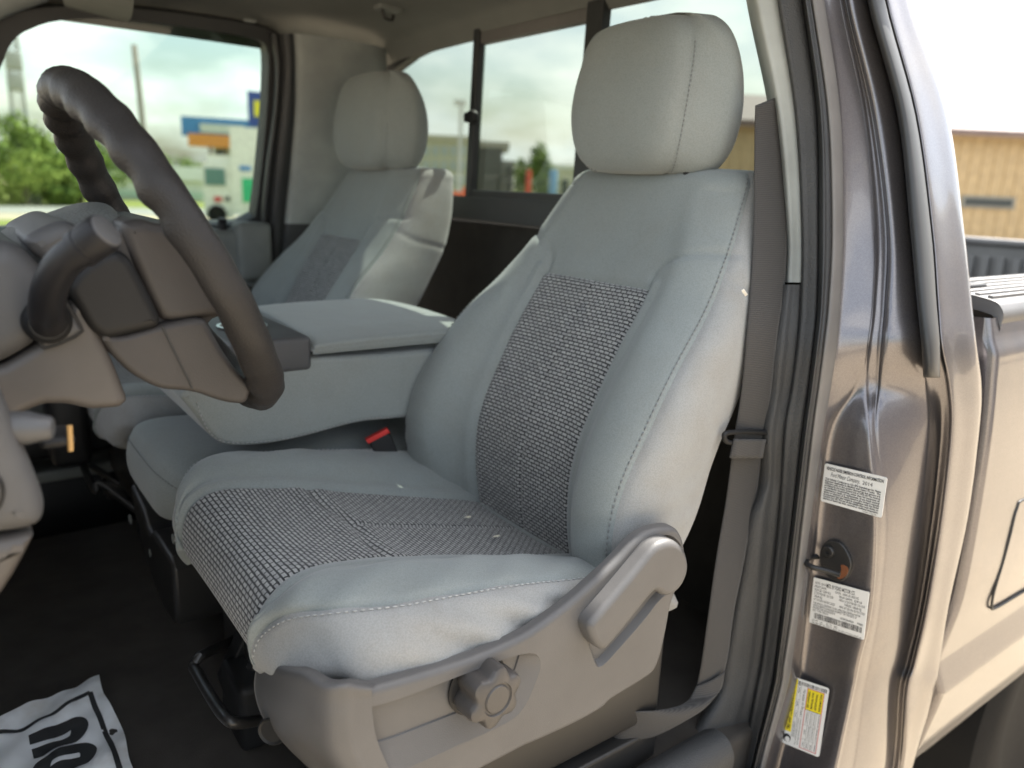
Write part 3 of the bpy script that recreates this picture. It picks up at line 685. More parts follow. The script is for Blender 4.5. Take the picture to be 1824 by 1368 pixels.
def smooth1(a, n=9):
    p = np.pad(a, n, mode='reflect', reflect_type='odd'); k = np.ones(2*n+1)/(2*n+1); return np.convolve(p, k, 'same')[n:-n]
sx = smooth1(np.array([XC(z) for z in zfine]), 8)
SUBC = [22, 10, 10, 8, 8, 5, 6]
rings = []
for z, k, x0 in zip(zfine, kfine, sx):
    half = [(0, 0)]+[tuple(q) for q in k]
    ctrl = [(x0-o, YS+h, z) for h, o in half]+[(x0-k[5][1]+.006, YS, z)]+[(x0-o, YS-h, z) for h, o in half[:0:-1]]
    rings.append(cr(np.array(ctrl), SUBC+SUBC[::-1], True))
# rounded top
r0 = .030; last = rings[-1]; zt = zfine[-1]; mid = np.array([last[:, 0].mean()+.0, YS, 0]); x0 = sx[-1]
hm = np.abs(last[:, 1]-YS).max(); xm = (last[:, 0].max()+last[:, 0].min())/2; hx = (last[:, 0].max()-last[:, 0].min())/2
for k in range(1, 8):
    a = math.pi/2*k/7; i = r0*(1-math.cos(a)); q = last.copy()
    q[:, 1] = YS+(last[:, 1]-YS)*(1-i*1.4/hm); q[:, 0] = xm+(last[:, 0]-xm)*(1-i/hx)+r0*math.sin(a)*.35; q[:, 2] = zt+r0*math.sin(a)
    rings.append(q)
base_t = rings[-1]
for s in (.8, .55, .3, .08):
    q = base_t.copy(); q[:, 1] = YS+(base_t[:, 1]-YS)*s; q[:, 0] = base_t[:, 0].mean()+(base_t[:, 0]-base_t[:, 0].mean())*s; q[:, 2] = base_t[:, 2]+.004*(1-s*s)
    rings.append(q)
G = np.array(rings); NRb, NCb = G.shape[:2]
nb = grid_normals(G, True)
if nb[60, 0, 0] > 0: nb = -nb
FL = G.reshape(-1, 3); P2 = np.stack([np.abs(FL[:, 1]-YS), FL[:, 2]], 1)
front = (G[:, :, 0] < (sx.mean()+.0)+9).reshape(-1)
cB, cC, cE = SUBC[0], SUBC[0]+SUBC[1], SUBC[0]+SUBC[1]+SUBC[2]
col = np.tile(np.arange(NCb), NRb); fold = np.minimum(col, NCb-col); rowi = np.repeat(np.arange(NRb), NCb)
isf = fold <= cE+2
ZT = 1.481                                        # top of the patterned panel
d = np.zeros(len(FL))
m_ = FL[:, 2] < ZT+.004
d -= np.where(m_ & isf, .0042*gauss(np.abs(P2[:, 0]-.126), .0042), 0)                       # edge seams of the panel
d -= np.where((FL[:, 2] < ZT) & (fold < cB), .0030*gauss(P2[:, 0], .0030), 0)               # centre seam
d -= np.where((fold <= cB), .0042*gauss(FL[:, 2]-ZT, .0042), 0)                              # top seam
d += np.where((fold < cB-1) & (FL[:, 2] < ZT-.004), .0015, 0)
d += np.where((fold > cB) & (fold < cC) & (FL[:, 2] < ZT+.01), .0050*gauss(P2[:, 0]-.138, .0085), 0)
ARC = [(.122, 1.484), (.121, 1.500), (.131, 1.517), (.152, 1.530), (.178, 1.538), (.205, 1.541), (.236, 1.541)]
pd = polydist(P2, ARC); d -= np.where(isf & (P2[:, 0] < .240), .0040*gauss(pd, .0042), 0)
inside = isf & (P2[:, 0] > .118) & (FL[:, 2] < np.interp(P2[:, 0], [a for a, _ in ARC[1:]], [b for _, b in ARC[1:]]))
d += np.where(inside, .0022*np.clip((.246-P2[:, 0])/.04, 0, 1)*(1-gauss(pd, .010))*np.clip((FL[:, 2]-1.40)/.08, 0, 1), 0)      # bolster stands proud of the yoke
sline = FL[:, 2]-(1.512-.045*np.clip((fold-cE)/16.0, 0, 1))
d -= np.where((fold > cE) & (fold < cE+18), .0024*gauss(sline, .0042), 0)
HE = np.interp(FL[:, 2], zfine, kfine[:, 2, 0])
dE = np.abs(fold-cE)*.0070
d -= np.where(FL[:, 2] < zt+.02, .0040*gauss(dE, .0055), 0)
nse = vnoise(FL, 26, 1)*.0016+vnoise(FL, 60, 2)*.0007
wr = np.where((fold > cB+2), nse*1.3, nse*.5)
wr += np.where((fold > cC) & (fold < cE+14), .0014*np.sin(FL[:, 2]*150+FL[:, 1]*60+3*vnoise(FL, 18, 5))*np.clip((1.30-FL[:, 2])/.2, 0, 1), 0)
d += np.where(FL[:, 2] < zt, wr, 0)
FL = FL+nb.reshape(-1, 3)*d[:, None]
G = FL.reshape(NRb, NCb, 3)
arc = np.concatenate([[0], np.cumsum(np.linalg.norm(np.diff(G[:, 0], axis=0), axis=1))])
def sub_mesh(name, G, mask_face, closed, mat, parent, uvf=None):
    nr, nc = G.shape[:2]; V, F, mp, UV = [], [], {}, []
    for i in range(nr-1):
        for j in range(nc if closed else nc-1):
            if not mask_face(i, j): continue
            k = (j+1) % nc; q = []
            for a, b in ((i, j), (i, k), (i+1, k), (i+1, j)):
                if (a, b) not in mp:
                    mp[(a, b)] = len(V); V.append(G[a, b])
                    if uvf: UV.append(uvf(a, b))
                q.append(mp[(a, b)])
            F.append(tuple(q))
    o = mesh(name, V, F, mat, parent, uv=UV if uvf else None)
    bm = bmesh.new(); bm.from_mesh(o.data); bmesh.ops.recalc_face_normals(bm, faces=bm.faces); bm.to_mesh(o.data); bm.free()
    return o
rT = int(np.argmin(np.abs(zfine-ZT)))
ins_b = lambda i, j: i < rT and (j < cB or j >= NCb-cB)
side_b = lambda i, j: (cE <= j < NCb-cE) and i < len(zfine)+4
sub_mesh('backrest_cover', G, lambda i, j: not ins_b(i, j) and not side_b(i, j), True, FAB, seat)
sub_mesh('backrest_side', G, side_b, True, FABN, seat)
sub_mesh('backrest_insert', G, ins_b, True, INS, seat, lambda a, b: (G[a, b, 1], arc[a]))
Gback = G
def stitches(name, P, mat, parent, step=.0085, ln=.0055, r=.0011):
    """a row of short raised threads along the line P"""
    P = np.asarray(P, float); s = np.concatenate([[0], np.cumsum(np.linalg.norm(np.diff(P, axis=0), axis=1))]); V, F = [], []
    for t in np.arange(0.002, s[-1]-ln, step):
        a, b = [np.array([np.interp(q, s, P[:, k]) for k in range(3)]) for q in (t, t+ln)]
        ax = (b-a)/np.linalg.norm(b-a); u = np.cross(ax, (.3, .5, .8)); u /= np.linalg.norm(u); w = np.cross(ax, u); k0 = len(V)
        for q, rr in ((a, .35), (a+(b-a)*.3, 1), (b-(b-a)*.3, 1), (b, .35)):
            for k in range(5): V.append(q+r*rr*(math.cos(k*1.2566)*u+math.sin(k*1.2566)*w))
        for i in range(3):
            for k in range(5): F.append((k0+i*5+k, k0+i*5+(k+1) % 5, k0+i*5+5+(k+1) % 5, k0+i*5+5+k))
        F.append(tuple(k0+k for k in range(5))); F.append(tuple(k0+15+k for k in range(5)))
    return mesh(name, V, F, mat, parent)
THREAD = base('thread', (0.36, 0.37, 0.37), 0.8)[0]; THREADD = base('dark_thread', (0.17, 0.175, 0.175), 0.8)[0]
ne = nb[:, NCb-cE]
for jj in (NCb-cE+1, cE-1):
    L_ = G[6:len(zfine)+3, jj]+nb[6:len(zfine)+3, jj]*.0012; stitches('stitching', L_, THREADD, seat)
# fabric label on the outer side seam
tg = solve(1327, 521, lambda p: p[1] > YS-.272 and p[0] > XC(p[2])-.0)
rbox('fabric_label', tg+np.array([-.014, -.0006, -.0022]), tg+np.array([.012, .0006, .0022]), WHITE, seat, .0004, rot=Matrix.Rotation(.75, 3, 'X') @ Matrix.Rotation(.55, 3, 'Y'))

# --- cushion: rows along the length, each with its own place and outward direction
CP = [  # x, z, then half section (distance, height): insert edge, crest, seam, side, low edge, under
 (.860, 1.040, [(.118, .004), (.165, .020), (.225, .030), (.235, .010), (.235, -.05), (.20, -.07)]),
 (.760, 1.066, [(.122, .004), (.180, .026), (.262, .044), (.272, .020), (.268, -.05), (.22, -.07)]),
 (.677, 1.089, [(.128, .005), (.195, .032), (.275, .043), (.301, .020), (.298, -.05), (.24, -.07)]),
 (.545, 1.123, [(.133, .006), (.205, .036), (.276, .036), (.306, .006), (.304, -.06), (.24, -.08)]),
 (.433, 1.151, [(.137, .007), (.208, .034), (.276, .027), (.310, -.010), (.306, -.075), (.24, -.09)]),
 (.350, 1.1685, [(.142, .008), (.208, .030), (.274, .020), (.311, -.020), (.306, -.085), (.24, -.10)]),
 (.295, 1.173, [(.150, .009), (.202, .024), (.252, .016), (.300, -.030), (.296, -.09), (.24, -.10)]),
 (.264, 1.160, [(.156, .007), (.182, .016), (.208, .012), (.284, -.030), (.284, -.075), (.25, -.09)]),
 (.247, 1.135, [(.155, .004), (.165, .008), (.176, .006), (.262, -.016), (.276, -.060), (.25, -.08)]),
 (.242, 1.110, [(.152, .002), (.157, .005), (.163, .004), (.250, -.010), (.272, -.052), (.25, -.08)]),
 (.245, 1.091, [(.149, .001), (.153, .003), (.158, .003), (.246, -.010), (.268, -.050), (.25, -.07)]),
 (.257, 1.074, [(.147, .001), (.150, .001), (.155, .001), (.244, -.008), (.264, -.045), (.25, -.06)]),
 (.290, 1.064, [(.146, .0), (.150, .0), (.155, .0), (.240, -.006), (.262, -.030), (.25, -.04)]),
 (.350, 1.058, [(.145, .0), (.150, .0), (.155, .0), (.240, -.004), (.262, -.010), (.25, -.01)])]
SR = 9
cx = cr(np.array([(a, b) for a, b, _ in CP]), SR)
cdir = np.gradient(cx, axis=0); cdir /= np.linalg.norm(cdir, axis=1)[:, None]
cn = np.stack([cdir[:, 1], -cdir[:, 0]], 1)                   # outward in x,z
if cn[10, 1] < 0: cn = -cn
cn = np.stack([smooth1(cn[:, 0], 4), smooth1(cn[:, 1], 4)], 1); cn /= np.linalg.norm(cn, axis=1)[:, None]
kc = cr(np.array([np.array(h).ravel() for _, _, h in CP]), SR).reshape(-1, 6, 2)
SC_ = [26, 9, 10, 9, 9, 5]; rows_ = []
for (x, z), n, k in zip(cx, cn, kc):
    half = [(0, 0)]+[tuple(q) for q in k]
    ctrl = [(x+n[0]*o, YS+h, z+n[1]*o) for h, o in half[:0:-1]]+[(x+n[0]*o, YS-h, z+n[1]*o) for h, o in half]
    rows_.append(cr(np.array(ctrl), SC_[::-1]+SC_))
G = np.array(rows_); NRc, NCc = G.shape[:2]; jm = NCc//2
nn = grid_normals(G, False)
if nn[20, jm, 2] < 0: nn = -nn
FL = G.reshape(-1, 3); hh = np.abs(FL[:, 1]-YS); col = np.tile(np.arange(NCc), NRc); fold = np.abs(col-jm)
rowi = np.repeat(np.arange(NRc), NCc)
kB, kE = SC_[0], SC_[0]+SC_[1]+SC_[2]
d = np.zeros(len(FL)); wB = np.repeat(kc[:, 0, 0], NCc)
rX = int(np.argmin(np.abs(cx[:40, 0]-.433)+0*cx[:40, 0]))     # cross seam
rE = int(np.argmin(np.abs(cx[:, 1]-1.088)+(cx[:, 0] > .25)*9))  # lower edge of the patterned panel
rI = int(np.argmin(np.abs(cx[:30, 0]-.735)))                   # rear edge of the patterned panel
sxp = np.concatenate([[0], np.cumsum(np.linalg.norm(np.diff(cx, axis=0), axis=1))]); srow = np.repeat(sxp, NCc)
d -= np.where(rowi < rE+6, .0045*gauss(np.abs(hh-wB), .0045), 0)
d += np.where((rowi < rE+6) & (fold > kB), .0045*gauss(hh-wB-.011, .0075), 0)
crossx = srow-sxp[rX]-.012*np.sin(np.clip(hh/.13, 0, 1)*1.5)
d -= np.where(fold < kB, .0050*gauss(crossx, .0055), 0)
d += np.where(fold < kB, .0030*(gauss(crossx-.018, .014)+gauss(crossx+.018, .014)), 0)
d -= np.where((rowi < rX) & (fold < kB), .0026*gauss(hh, .0035), 0)
d -= np.where(fold < kB+1, .0032*gauss(srow-sxp[rE], .0035)+.0032*gauss(srow-sxp[rI], .004), 0)
dE = np.abs(fold-kE)*.0072
d -= np.where(rowi < rE, .0042*gauss(dE, .0052), 0)
nse = vnoise(FL, 24, 3)*.0018+vnoise(FL, 55, 4)*.0008
d += np.where(fold > kB, nse*1.4, nse*.6)
# slanting drag wrinkles in the side panel, strongest to the rear
wrk = np.sin(FL[:, 0]*80+FL[:, 2]*120+3.0*vnoise(FL, 12, 8))
d += np.where(fold > kE+1, .0075*wrk*np.clip((FL[:, 0]-.30)/.25, .1, 1)*np.clip((fold-kE-1)/6, 0, 1), 0)
d += np.where((fold > kB+2) & (fold <= kE), .0018*np.sin(FL[:, 0]*60-FL[:, 1]*90+2*vnoise(FL, 15, 9)), 0)
FL = FL+nn.reshape(-1, 3)*d[:, None]; G = FL.reshape(NRc, NCc, 3)
ins_c = lambda i, j: rI <= i < rE and (jm-kB) <= j < jm+kB
side_c = lambda i, j: (j < jm-kE or j >= jm+kE)
sub_mesh('cushion_insert', G, ins_c, False, INSC, seat, lambda a, b: (G[a, b, 1], sxp[a]))
sub_mesh('cushion_cover', G, lambda i, j: not ins_c(i, j) and not side_c(i, j), False, FAB, seat)
sub_mesh('cushion_side', G, lambda i, j: j < jm-kE, False, FABN, seat)
sub_mesh('cushion_side', G, lambda i, j: j >= jm+kE, False, FABN, seat)
for jj in (jm-kE-1, jm+kE+1): stitches('stitching', G[6:rE-4, jj]+nn[6:rE-4, jj]*.0012, THREAD, seat)
# small patches of sunlight, painted as pale flecks on the rear of the seat pad
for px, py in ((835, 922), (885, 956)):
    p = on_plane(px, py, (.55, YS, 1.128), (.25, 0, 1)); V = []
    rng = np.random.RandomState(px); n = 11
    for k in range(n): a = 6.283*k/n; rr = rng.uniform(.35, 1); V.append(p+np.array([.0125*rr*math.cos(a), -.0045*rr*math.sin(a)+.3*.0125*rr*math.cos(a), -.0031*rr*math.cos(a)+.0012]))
    mesh('sun_speck', V, [tuple(range(n))], base('speck', (.78, .74, .60), .8)[0], seat, smooth=False)

# --- head restraint
HR = [  # z, half width of front face, half width, front x, back x
 (1.650, .060, .085, .930, 1.000), (1.656, .088, .112, .912, 1.014), (1.672, .108, .130, .897, 1.022), (1.700, .121, .143, .889, 1.028), (1.740, .129, .150, .887, 1.030), (1.780, .130, .151, .891, 1.026),
 (1.815, .127, .147, .898, 1.017), (1.845, .120, .138, .905, 1.003), (1.866, .108, .122, .913, .990), (1.879, .090, .099, .922, .976), (1.885, .055, .060, .934, .962)]
HR = [(z, a+.012, b+.016, f, k) for z, a, b, f, k in HR]
rows_ = []
for z, a, b, f, k in cr(np.array(HR), 7):
    c = (f+k)/2
    half = [(f+.004*0, 0), (f+.001, a*.45), (f+.007, a*.72), (f+.022, a*.87), (c-.006, b-.008), (c+.020, b), (k-.016, b*.90), (k, b*.55)]
    ctrl = [(x, YS+h, z) for x, h in half]+[(k+.003, YS, z)]+[(x, YS-h, z) for x, h in half[:0:-1]]
    rows_.append(cr(np.array(ctrl), [6, 6, 8, 7, 6, 6, 5, 5, 5, 5, 6, 6, 7, 8, 6, 6], True))
for s in (.5, .12):
    q = rows_[-1] if s == .5 else qq; qq = rows_[-1].copy(); c = qq.mean(0); qq[:, :2] = c[:2]+(qq[:, :2]-c[:2])*s; qq[:, 2] += .0015; rows_.append(qq)
q0 = rows_[0].copy(); c = q0.mean(0); q1 = q0.copy(); q1[:, :2] = c[:2]+(q0[:, :2]-c[:2])*.1; q1[:, 2] -= .001; rows_.insert(0, q1)
H = np.array(rows_); H[:, :, 1] += .009; nh = grid_normals(H, True)
if nh[30, 0, 0] > 0: nh = -nh
HF = H.reshape(-1, 3); NH, NHC = H.shape[:2]; fo = np.tile(np.minimum(np.arange(NHC), NHC-np.arange(NHC)), NH); jS = 20
d = -.0016*gauss((fo-jS)*.0042, .0036)+vnoise(HF, 22, 11)*.0012
HF = HF+nh.reshape(-1, 3)*d[:, None]; H = HF.reshape(NH, NHC, 3)
ho = sub_mesh('head_restraint', H, lambda i, j: True, True, FAB, seat)
for jj in (NHC-jS-1, jS+1): k_ = -40 if jj == jS+1 else -24; stitches('stitching', H[6:k_, jj]+nh[6:k_, jj]*.001, THREADD, ho, .007, .0045, .0008)
for dy in (.075, -.095): tube('restraint_post', [(.965, YS+dy, 1.58), (.955, YS+dy, 1.655), (.952, YS+dy, 1.70)], .0058, BLACKP, seat, 3, seg=12)

# --- plastic side shield
YT = .606
ft = Frame((.45, YT, 1.1), (1, 0, 0), (0, 0, 1))
SH = [(622, 1222), (650, 1214), (740, 1190), (850, 1155), (935, 1118), (975, 1090), (1018, 1058), (1070, 1018), (1102, 988), (1130, 955), (1156, 937), (1186, 930), (1208, 940), (1220, 962), (1224, 990), (1222, 1012), (1212, 1040), (1203, 1062), (1197, 1080), (1192, 1110), (1184, 1150), (1176, 1180), (1166, 1200), (1140, 1218), (1110, 1236),
      (1084, 1252), (1078, 1262), (1030, 1290), (960, 1322), (936, 1332), (928, 1336), (860, 1372), (800, 1404), (740, 1430), (690, 1445), (668, 1440), (652, 1400), (640, 1350), (630, 1290)]
SH = [(px, py+(17 if i < 7 else 9 if i < 12 else 0)) for i, (px, py) in enumerate(SH)]
P = chaikin(ft.px(SH), 2)
RI = [(640, 1277), (704, 1259), (824, 1213), (938, 1171), (934, 1186), (926, 1209), (905, 1243), (870, 1262), (780, 1298), (676, 1339), (656, 1329), (644, 1300)]
RC = [(634, 1266), (702, 1249), (822, 1203), (948, 1156), (967, 1180), (957, 1212), (931, 1271), (890, 1296), (800, 1335), (690, 1384), (656, 1372), (641, 1310)]
LV = [(1040, 1110), (1060, 1083), (1100, 1035), (1140, 992), (1165, 958), (1192, 950), (1214, 968), (1220, 1000), (1200, 1052), (1176, 1066), (1150, 1102), (1106, 1152), (1066, 1196), (1056, 1170), (1046, 1140)]
plate('side_shield', ft, P, TRIM, seat, .016, .008, holes=[(chaikin(ft.px(RC), 2), .013, chaikin(ft.px(RI), 2)), (chaikin(ft.px(LV), 2), .009, .005)], seg=5)
# front return of the shield, turning the corner of the seat
fr_ = []
for (px, py), (mx_, my_), (qx, qy), yA_, dz_ in (((470, 1163), (540, 1200), (612, 1219), .79, .016), ((461, 1195), (535, 1232), (612, 1250), .79, .008), ((458, 1235), (535, 1275), (613, 1292), .785, 0), ((474, 1285), (545, 1325), (622, 1338), .765, 0), ((515, 1332), (580, 1370), (645, 1390), .735, 0), ((560, 1366), (622, 1408), (672, 1440), .71, 0)):
    Q = oy(qx, qy, YT-.001); A = oy(px, py, yA_); B_ = oy(mx_, my_, YT+.045)
    fr_.append([A+np.array([.05, .05, 0]), A+np.array([.004, .012, 0]), A, A*.45+B_*.55+np.array([-.006, -.004, 0]), B_, B_*.4+Q*.6+np.array([-.005, -.006, 0]), Q, Q+np.array([.012, -.0006, -.4*dz_]), Q+np.array([.030, -.0004, -dz_])])
fr_.insert(0, [p+np.array([.016, .018, -.010]) for p in fr_[0]])
sheet('shield_front', fr_, TRIM, seat, 6, 5)
hp = fr_[4][2]*.55+fr_[4][3]*.45; hd_ = fr_[4][3]-fr_[4][2]; hn_ = np.cross(hd_, (.1, 0, 1.0)); hn_ /= np.linalg.norm(hn_); hn_ = -hn_ if hn_[0] > 0 else hn_
lathe('shield_hole', [(.0165, .002), (.015, .0035), (.0125, .002), (.011, -.006), (0, -.007)], hp+np.array([-.002, -.003, 0]), (-.72, -.68, .1), BLACKP, seat, 24)
# chamfer bands around the recess
# --- lumbar knob
kp = oy(858, 1228, YT-.014)
lathe('lumbar_knob', [(.034, -.012), (.0365, -.004), (.0365, .017), (.035, .0225), (.031, .0245), (.0195, .0255), (.0183, .0235), (.0165, .0235), (.0150, .0255), (.0, .0262)], oy(862, 1226, YT), (.05, -1, .02), KNOB, seat, 96,
      lambda a, r, h: r*(1-(.23*np.clip((r-.021)/.012, 0, 1))*(.5+.5*math.cos(6*a+.5))**1.3))
lathe('knob_ring', [(.0375, -.012), (.0375, -.010), (.034, -.009)], oy(860, 1227, YT), (0, -1, 0), BLACKP, seat, 40)
# --- recline lever
fl_ = Frame((.6, YT-.016, 1.1), (1, 0, 0), (0, 0, 1))
LE = [(1043, 1112), (1060, 1092), (1100, 1046), (1138, 1000), (1160, 972), (1178, 961), (1198, 960), (1214, 972), (1222, 992), (1223, 1014), (1213, 1040), (1196, 1058), (1180, 1062), (1166, 1050), (1156, 1056), (1120, 1102), (1078, 1153), (1068, 1158), (1056, 1148), (1048, 1132)]
plate('recline_lever', fl_, chaikin(fl_.px(LE), 2), TRIM, seat, .028, .009, seg=5, top=.006)
LP = [(1166, 1048), (1182, 1034), (1200, 1012), (1216, 1022), (1206, 1048), (1186, 1060), (1172, 1058)]
# --- slide bar and the boxed track cover under the front of the seat
b0 = [ox(px, py, x) for px, py, x in ((470, 1100, .40), (420, 1136, .33), (362, 1166, .248), (346, 1184, .235), (352, 1200, .232), (380, 1248, .232), (402, 1278, .232), (425, 1288, .245), (480, 1280, .30))]
tube('slide_bar', b0, .0075, METB, seat, 5, seg=14)
tc_ = rbox('track_cover', (.285, 1.00, .79), (.62, 1.10, .90), BLACKP, seat, .012)
for q in ((360, 1140), (395, 1088)):
    pass
prism('track_bracket', [(.30, .80), (.285, .86), (.35, .99), (.42, .99), (.44, .80)], 1, 1.085, 1.12, BLACKP, seat, .004)
rbox('track_rail', (.30, .66, .79), (.80, .72, .84), METB, seat, .005)
lathe('cover_bolt', [(.0, .004), (.012, .004), (.014, 0)], (.325, 1.05, .90), (-.2, 0, 1), METB, seat, 20)
lathe('cover_ring', [(.030, .0015), (.033, .0025), (.035, .0)], (.36, 1.045, .90), (0, 0, 1), BLACKP, seat, 28)
rbox('under_frame', (.32, .66, .86), (.80, 1.20, 1.02), METB, seat, .01)

# ------------------------------------------------------------------ passenger seat: the same seat mirrored across the cab
def copy_tree(o, par, skip=()):
    c = o.copy(); COL.objects.link(c); mi = o.matrix_parent_inverse.copy(); c.parent = par; c.matrix_parent_inverse = mi
    for ch in o.children:
        if ch.name.split('.')[0] in skip: continue
        copy_tree(ch, c, skip)
    return c
pseat = empty('passenger_seat', (.62, YP, .80), 'grey cloth passenger seat beyond the fold-down armrest', 'car seat', 'front seats of the pickup')
for ch in list(seat.children):
    if ch.name.split('.')[0] in ('sun_speck', 'fabric_label', 'side_shield', 'shield_front', 'shield_hole', 'lumbar_knob', 'knob_ring', 'recline_lever', 'cover_ring', 'track_bracket', 'cover_bolt', 'track_cover'): continue
    c = copy_tree(ch, pseat)
    if max(v.co.z for v in ch.data.vertices) > 1.70 and min(v.co.z for v in ch.data.vertices) > 1.62: c.scale = (1, 1.16, 1.0); c.location = (0, -.16*YS-.006, 0)
pseat.scale = (1, -1, 1); pseat.location = (.60-.004, YP+.010, .80)

# ================================================================== SEAT BELT AND BUCKLE
belt = empty('seat_belt', (1.0, .66, .80), 'dark brown seat belt hanging beside the driver seat and door pillar', 'seat belt')
BL = [(1345, 188, 1396, 168), (1344, 230, 1399, 215), (1343, 320, 1403, 310), (1342, 400, 1401, 400), (1337, 500, 1397, 500), (1330, 590, 1384, 590), (1321, 690, 1373, 690), (1309, 770, 1363, 770), (1301, 830, 1353, 828), (1293, 890, 1345, 890), (1281, 960, 1333, 950), (1270, 1030, 1322, 1010), (1259, 1110, 1306, 1090), (1249, 1180, 1296, 1165), (1240, 1225, 1287, 1205)]
net = []
for i, (a, y1, b, y2) in enumerate(BL):
    yy = .668+.006*math.sin(i*.9)
    A = side(a, y1, yy); B = side(b, y2, yy-.006); net.append([A, A*.66+B*.34+np.array([-.002, -.002, 0]), A*.33+B*.67+np.array([-.002, -.002, 0]), B])
sheet('webbing', net, WEB, belt, 6, 4, thick=.0016)
ret = [side(1362, 186, .672)+np.array([0, .0, 0]), side(1385, 172, .70)]
# the belt turned over at the foot and running to its anchor
LO = [((1240, 1222), (1290, 1196), .665), ((1222, 1252), (1283, 1228), .660), ((1190, 1264), (1258, 1258), .652), ((1150, 1266), (1215, 1286), .655), ((1118, 1268), (1160, 1312), .668), ((1096, 1280), (1110, 1316), .684), ((1084, 1296), (1084, 1322), .70)]
net = []
for a, b, yy in LO:
    A, B = oy(*a, yy), oy(*b, yy-.012); net.append([A, A*.5+B*.5+np.array([0, -.003, 0]), B])
sheet('webbing', net, WEB, belt, 6, 5, thick=.0016)
gr = [side(px, py, .655) for px, py in ((1290, 778), (1296, 771), (1330, 769), (1364, 771), (1372, 778), (1366, 787), (1330, 789), (1298, 788))]
tube('guide_ring', gr, .0038, BLACKP, belt, 4, closed=True, seg=10)
sheet('folded_end', [[side(px, y, .652) for px in (x0, (x0+x1)/2, x1)] for y, x0, x1 in ((782, 1306, 1362), (796, 1303, 1359), (815, 1299, 1356))], WEB, belt, 3, 3, thick=.003)
for y in (797, 811): stitches('stitching', [side(px, y+(px-1303)*.02, .6505) for px in (1304, 1330, 1355)], THREAD, belt, .0045, .0035, .0006)
anc = [oy(px, py, .70) for px, py in ((1062, 1322), (1090, 1304), (1108, 1312), (1118, 1345), (1112, 1372), (1070, 1380), (1046, 1352))]
fra = Frame(oy(1080, 1340, .70), (.95, -.3, 0), (-.15, -.25, .95)); plate('anchor_boot', fra, chaikin(fra.px([(1060, 1318), (1092, 1300), (1110, 1312), (1120, 1348), (1112, 1385), (1066, 1392), (1044, 1352)]), 2), PEB, belt, .03, .010, seg=4)
frt = Frame(oy(1088, 1285, .705), (.95, -.3, 0), (0, -.2, .95)); plate('paper_tag', frt, frt.px([(1072, 1290), (1086, 1274), (1112, 1248), (1116, 1262), (1100, 1290), (1078, 1302)]), base('tag_grey', (.30, .30, .27), .7)[0], belt, .002, .0006)

buck = empty('belt_buckle', (.70, 1.215, 1.10), 'black belt buckle with a red press button between driver seat and armrest', 'seat belt buckle')
bf = Frame(oy(690, 800, 1.215), (.86, -.35, -.30), (.25, .0, 1)); 
plate('buckle_body', bf, chaikin(bf.px([(655, 782), (694, 768), (714, 820), (700, 836), (676, 830)]), 1, .12), BLACKP, buck, .022, .003, top=.011)
bq = Frame(bf.o+bf.n*.0, bf.u, bf.v)
tp = [bf.to(bf.px([q]), h)[0] for q, h in (((650, 780), .010), ((688, 763), .010), ((693, 768), .010), ((655, 786), .0115))]
plate('press_button', bf, bf.px([(650, 781), (689, 761), (693, 768), (655, 788)]), RED, buck, .016, .001, top=.012)
tube('buckle_rim', [bf.to(bf.px([q]), .0118)[0] for q in ((681, 826), (684, 821), (698, 815), (702, 817), (708, 827))], .0007, STEEL, buck, 3, seg=6)
rbox('buckle_strap', (.735, 1.19, .98), (.775, 1.225, 1.13), BLACKP, buck, .004)

# ================================================================== FOLD-DOWN CENTRE SEAT
mid = empty('centre_armrest', (.60, 1.42, .80), 'grey cloth fold-down centre armrest over the middle seat', 'armrest')
y1, y2 = 1.204, 1.585  # near side set closer to the driver seat to block stray sun
def xz(pts, y): return [(q[0], q[2]) for q in (oy(a, b, y) for a, b in pts)]
body = xz([(318, 706), (344, 684), (420, 646), (552, 637), (640, 634), (700, 630), (775, 622), (800, 640), (790, 700), (770, 740), (700, 748), (640, 752), (560, 775), (500, 789), (440, 796), (400, 794), (375, 778), (352, 745), (330, 718)], y1)
body = [(x+(.19 if 7 <= i <= 9 else 0), z) for i, (x, z) in enumerate(body)]  # rear end lengthened out of view to keep a sun streak off the cushion
# a padded body: the outline swells in the middle of the side
bp_ = chaikin(np.array(body), 2)
fab_ = Frame((.5, y1, 1.3), (1, 0, 0), (0, 0, 1))
plate('armrest_body', fab_, [(a-.5, b-1.3) for a, b in bp_], FAB, mid, y2-y1, .010, seg=5)
stl = [oy(a, b, y1-.0015) for a, b in ((349, 712), (360, 745), (378, 775), (400, 787), (440, 789), (500, 783), (560, 769), (640, 748), (725, 742))]
stitches('stitching', cr(np.array(stl), 8), THREAD, mid, .0075, .005, .0009)
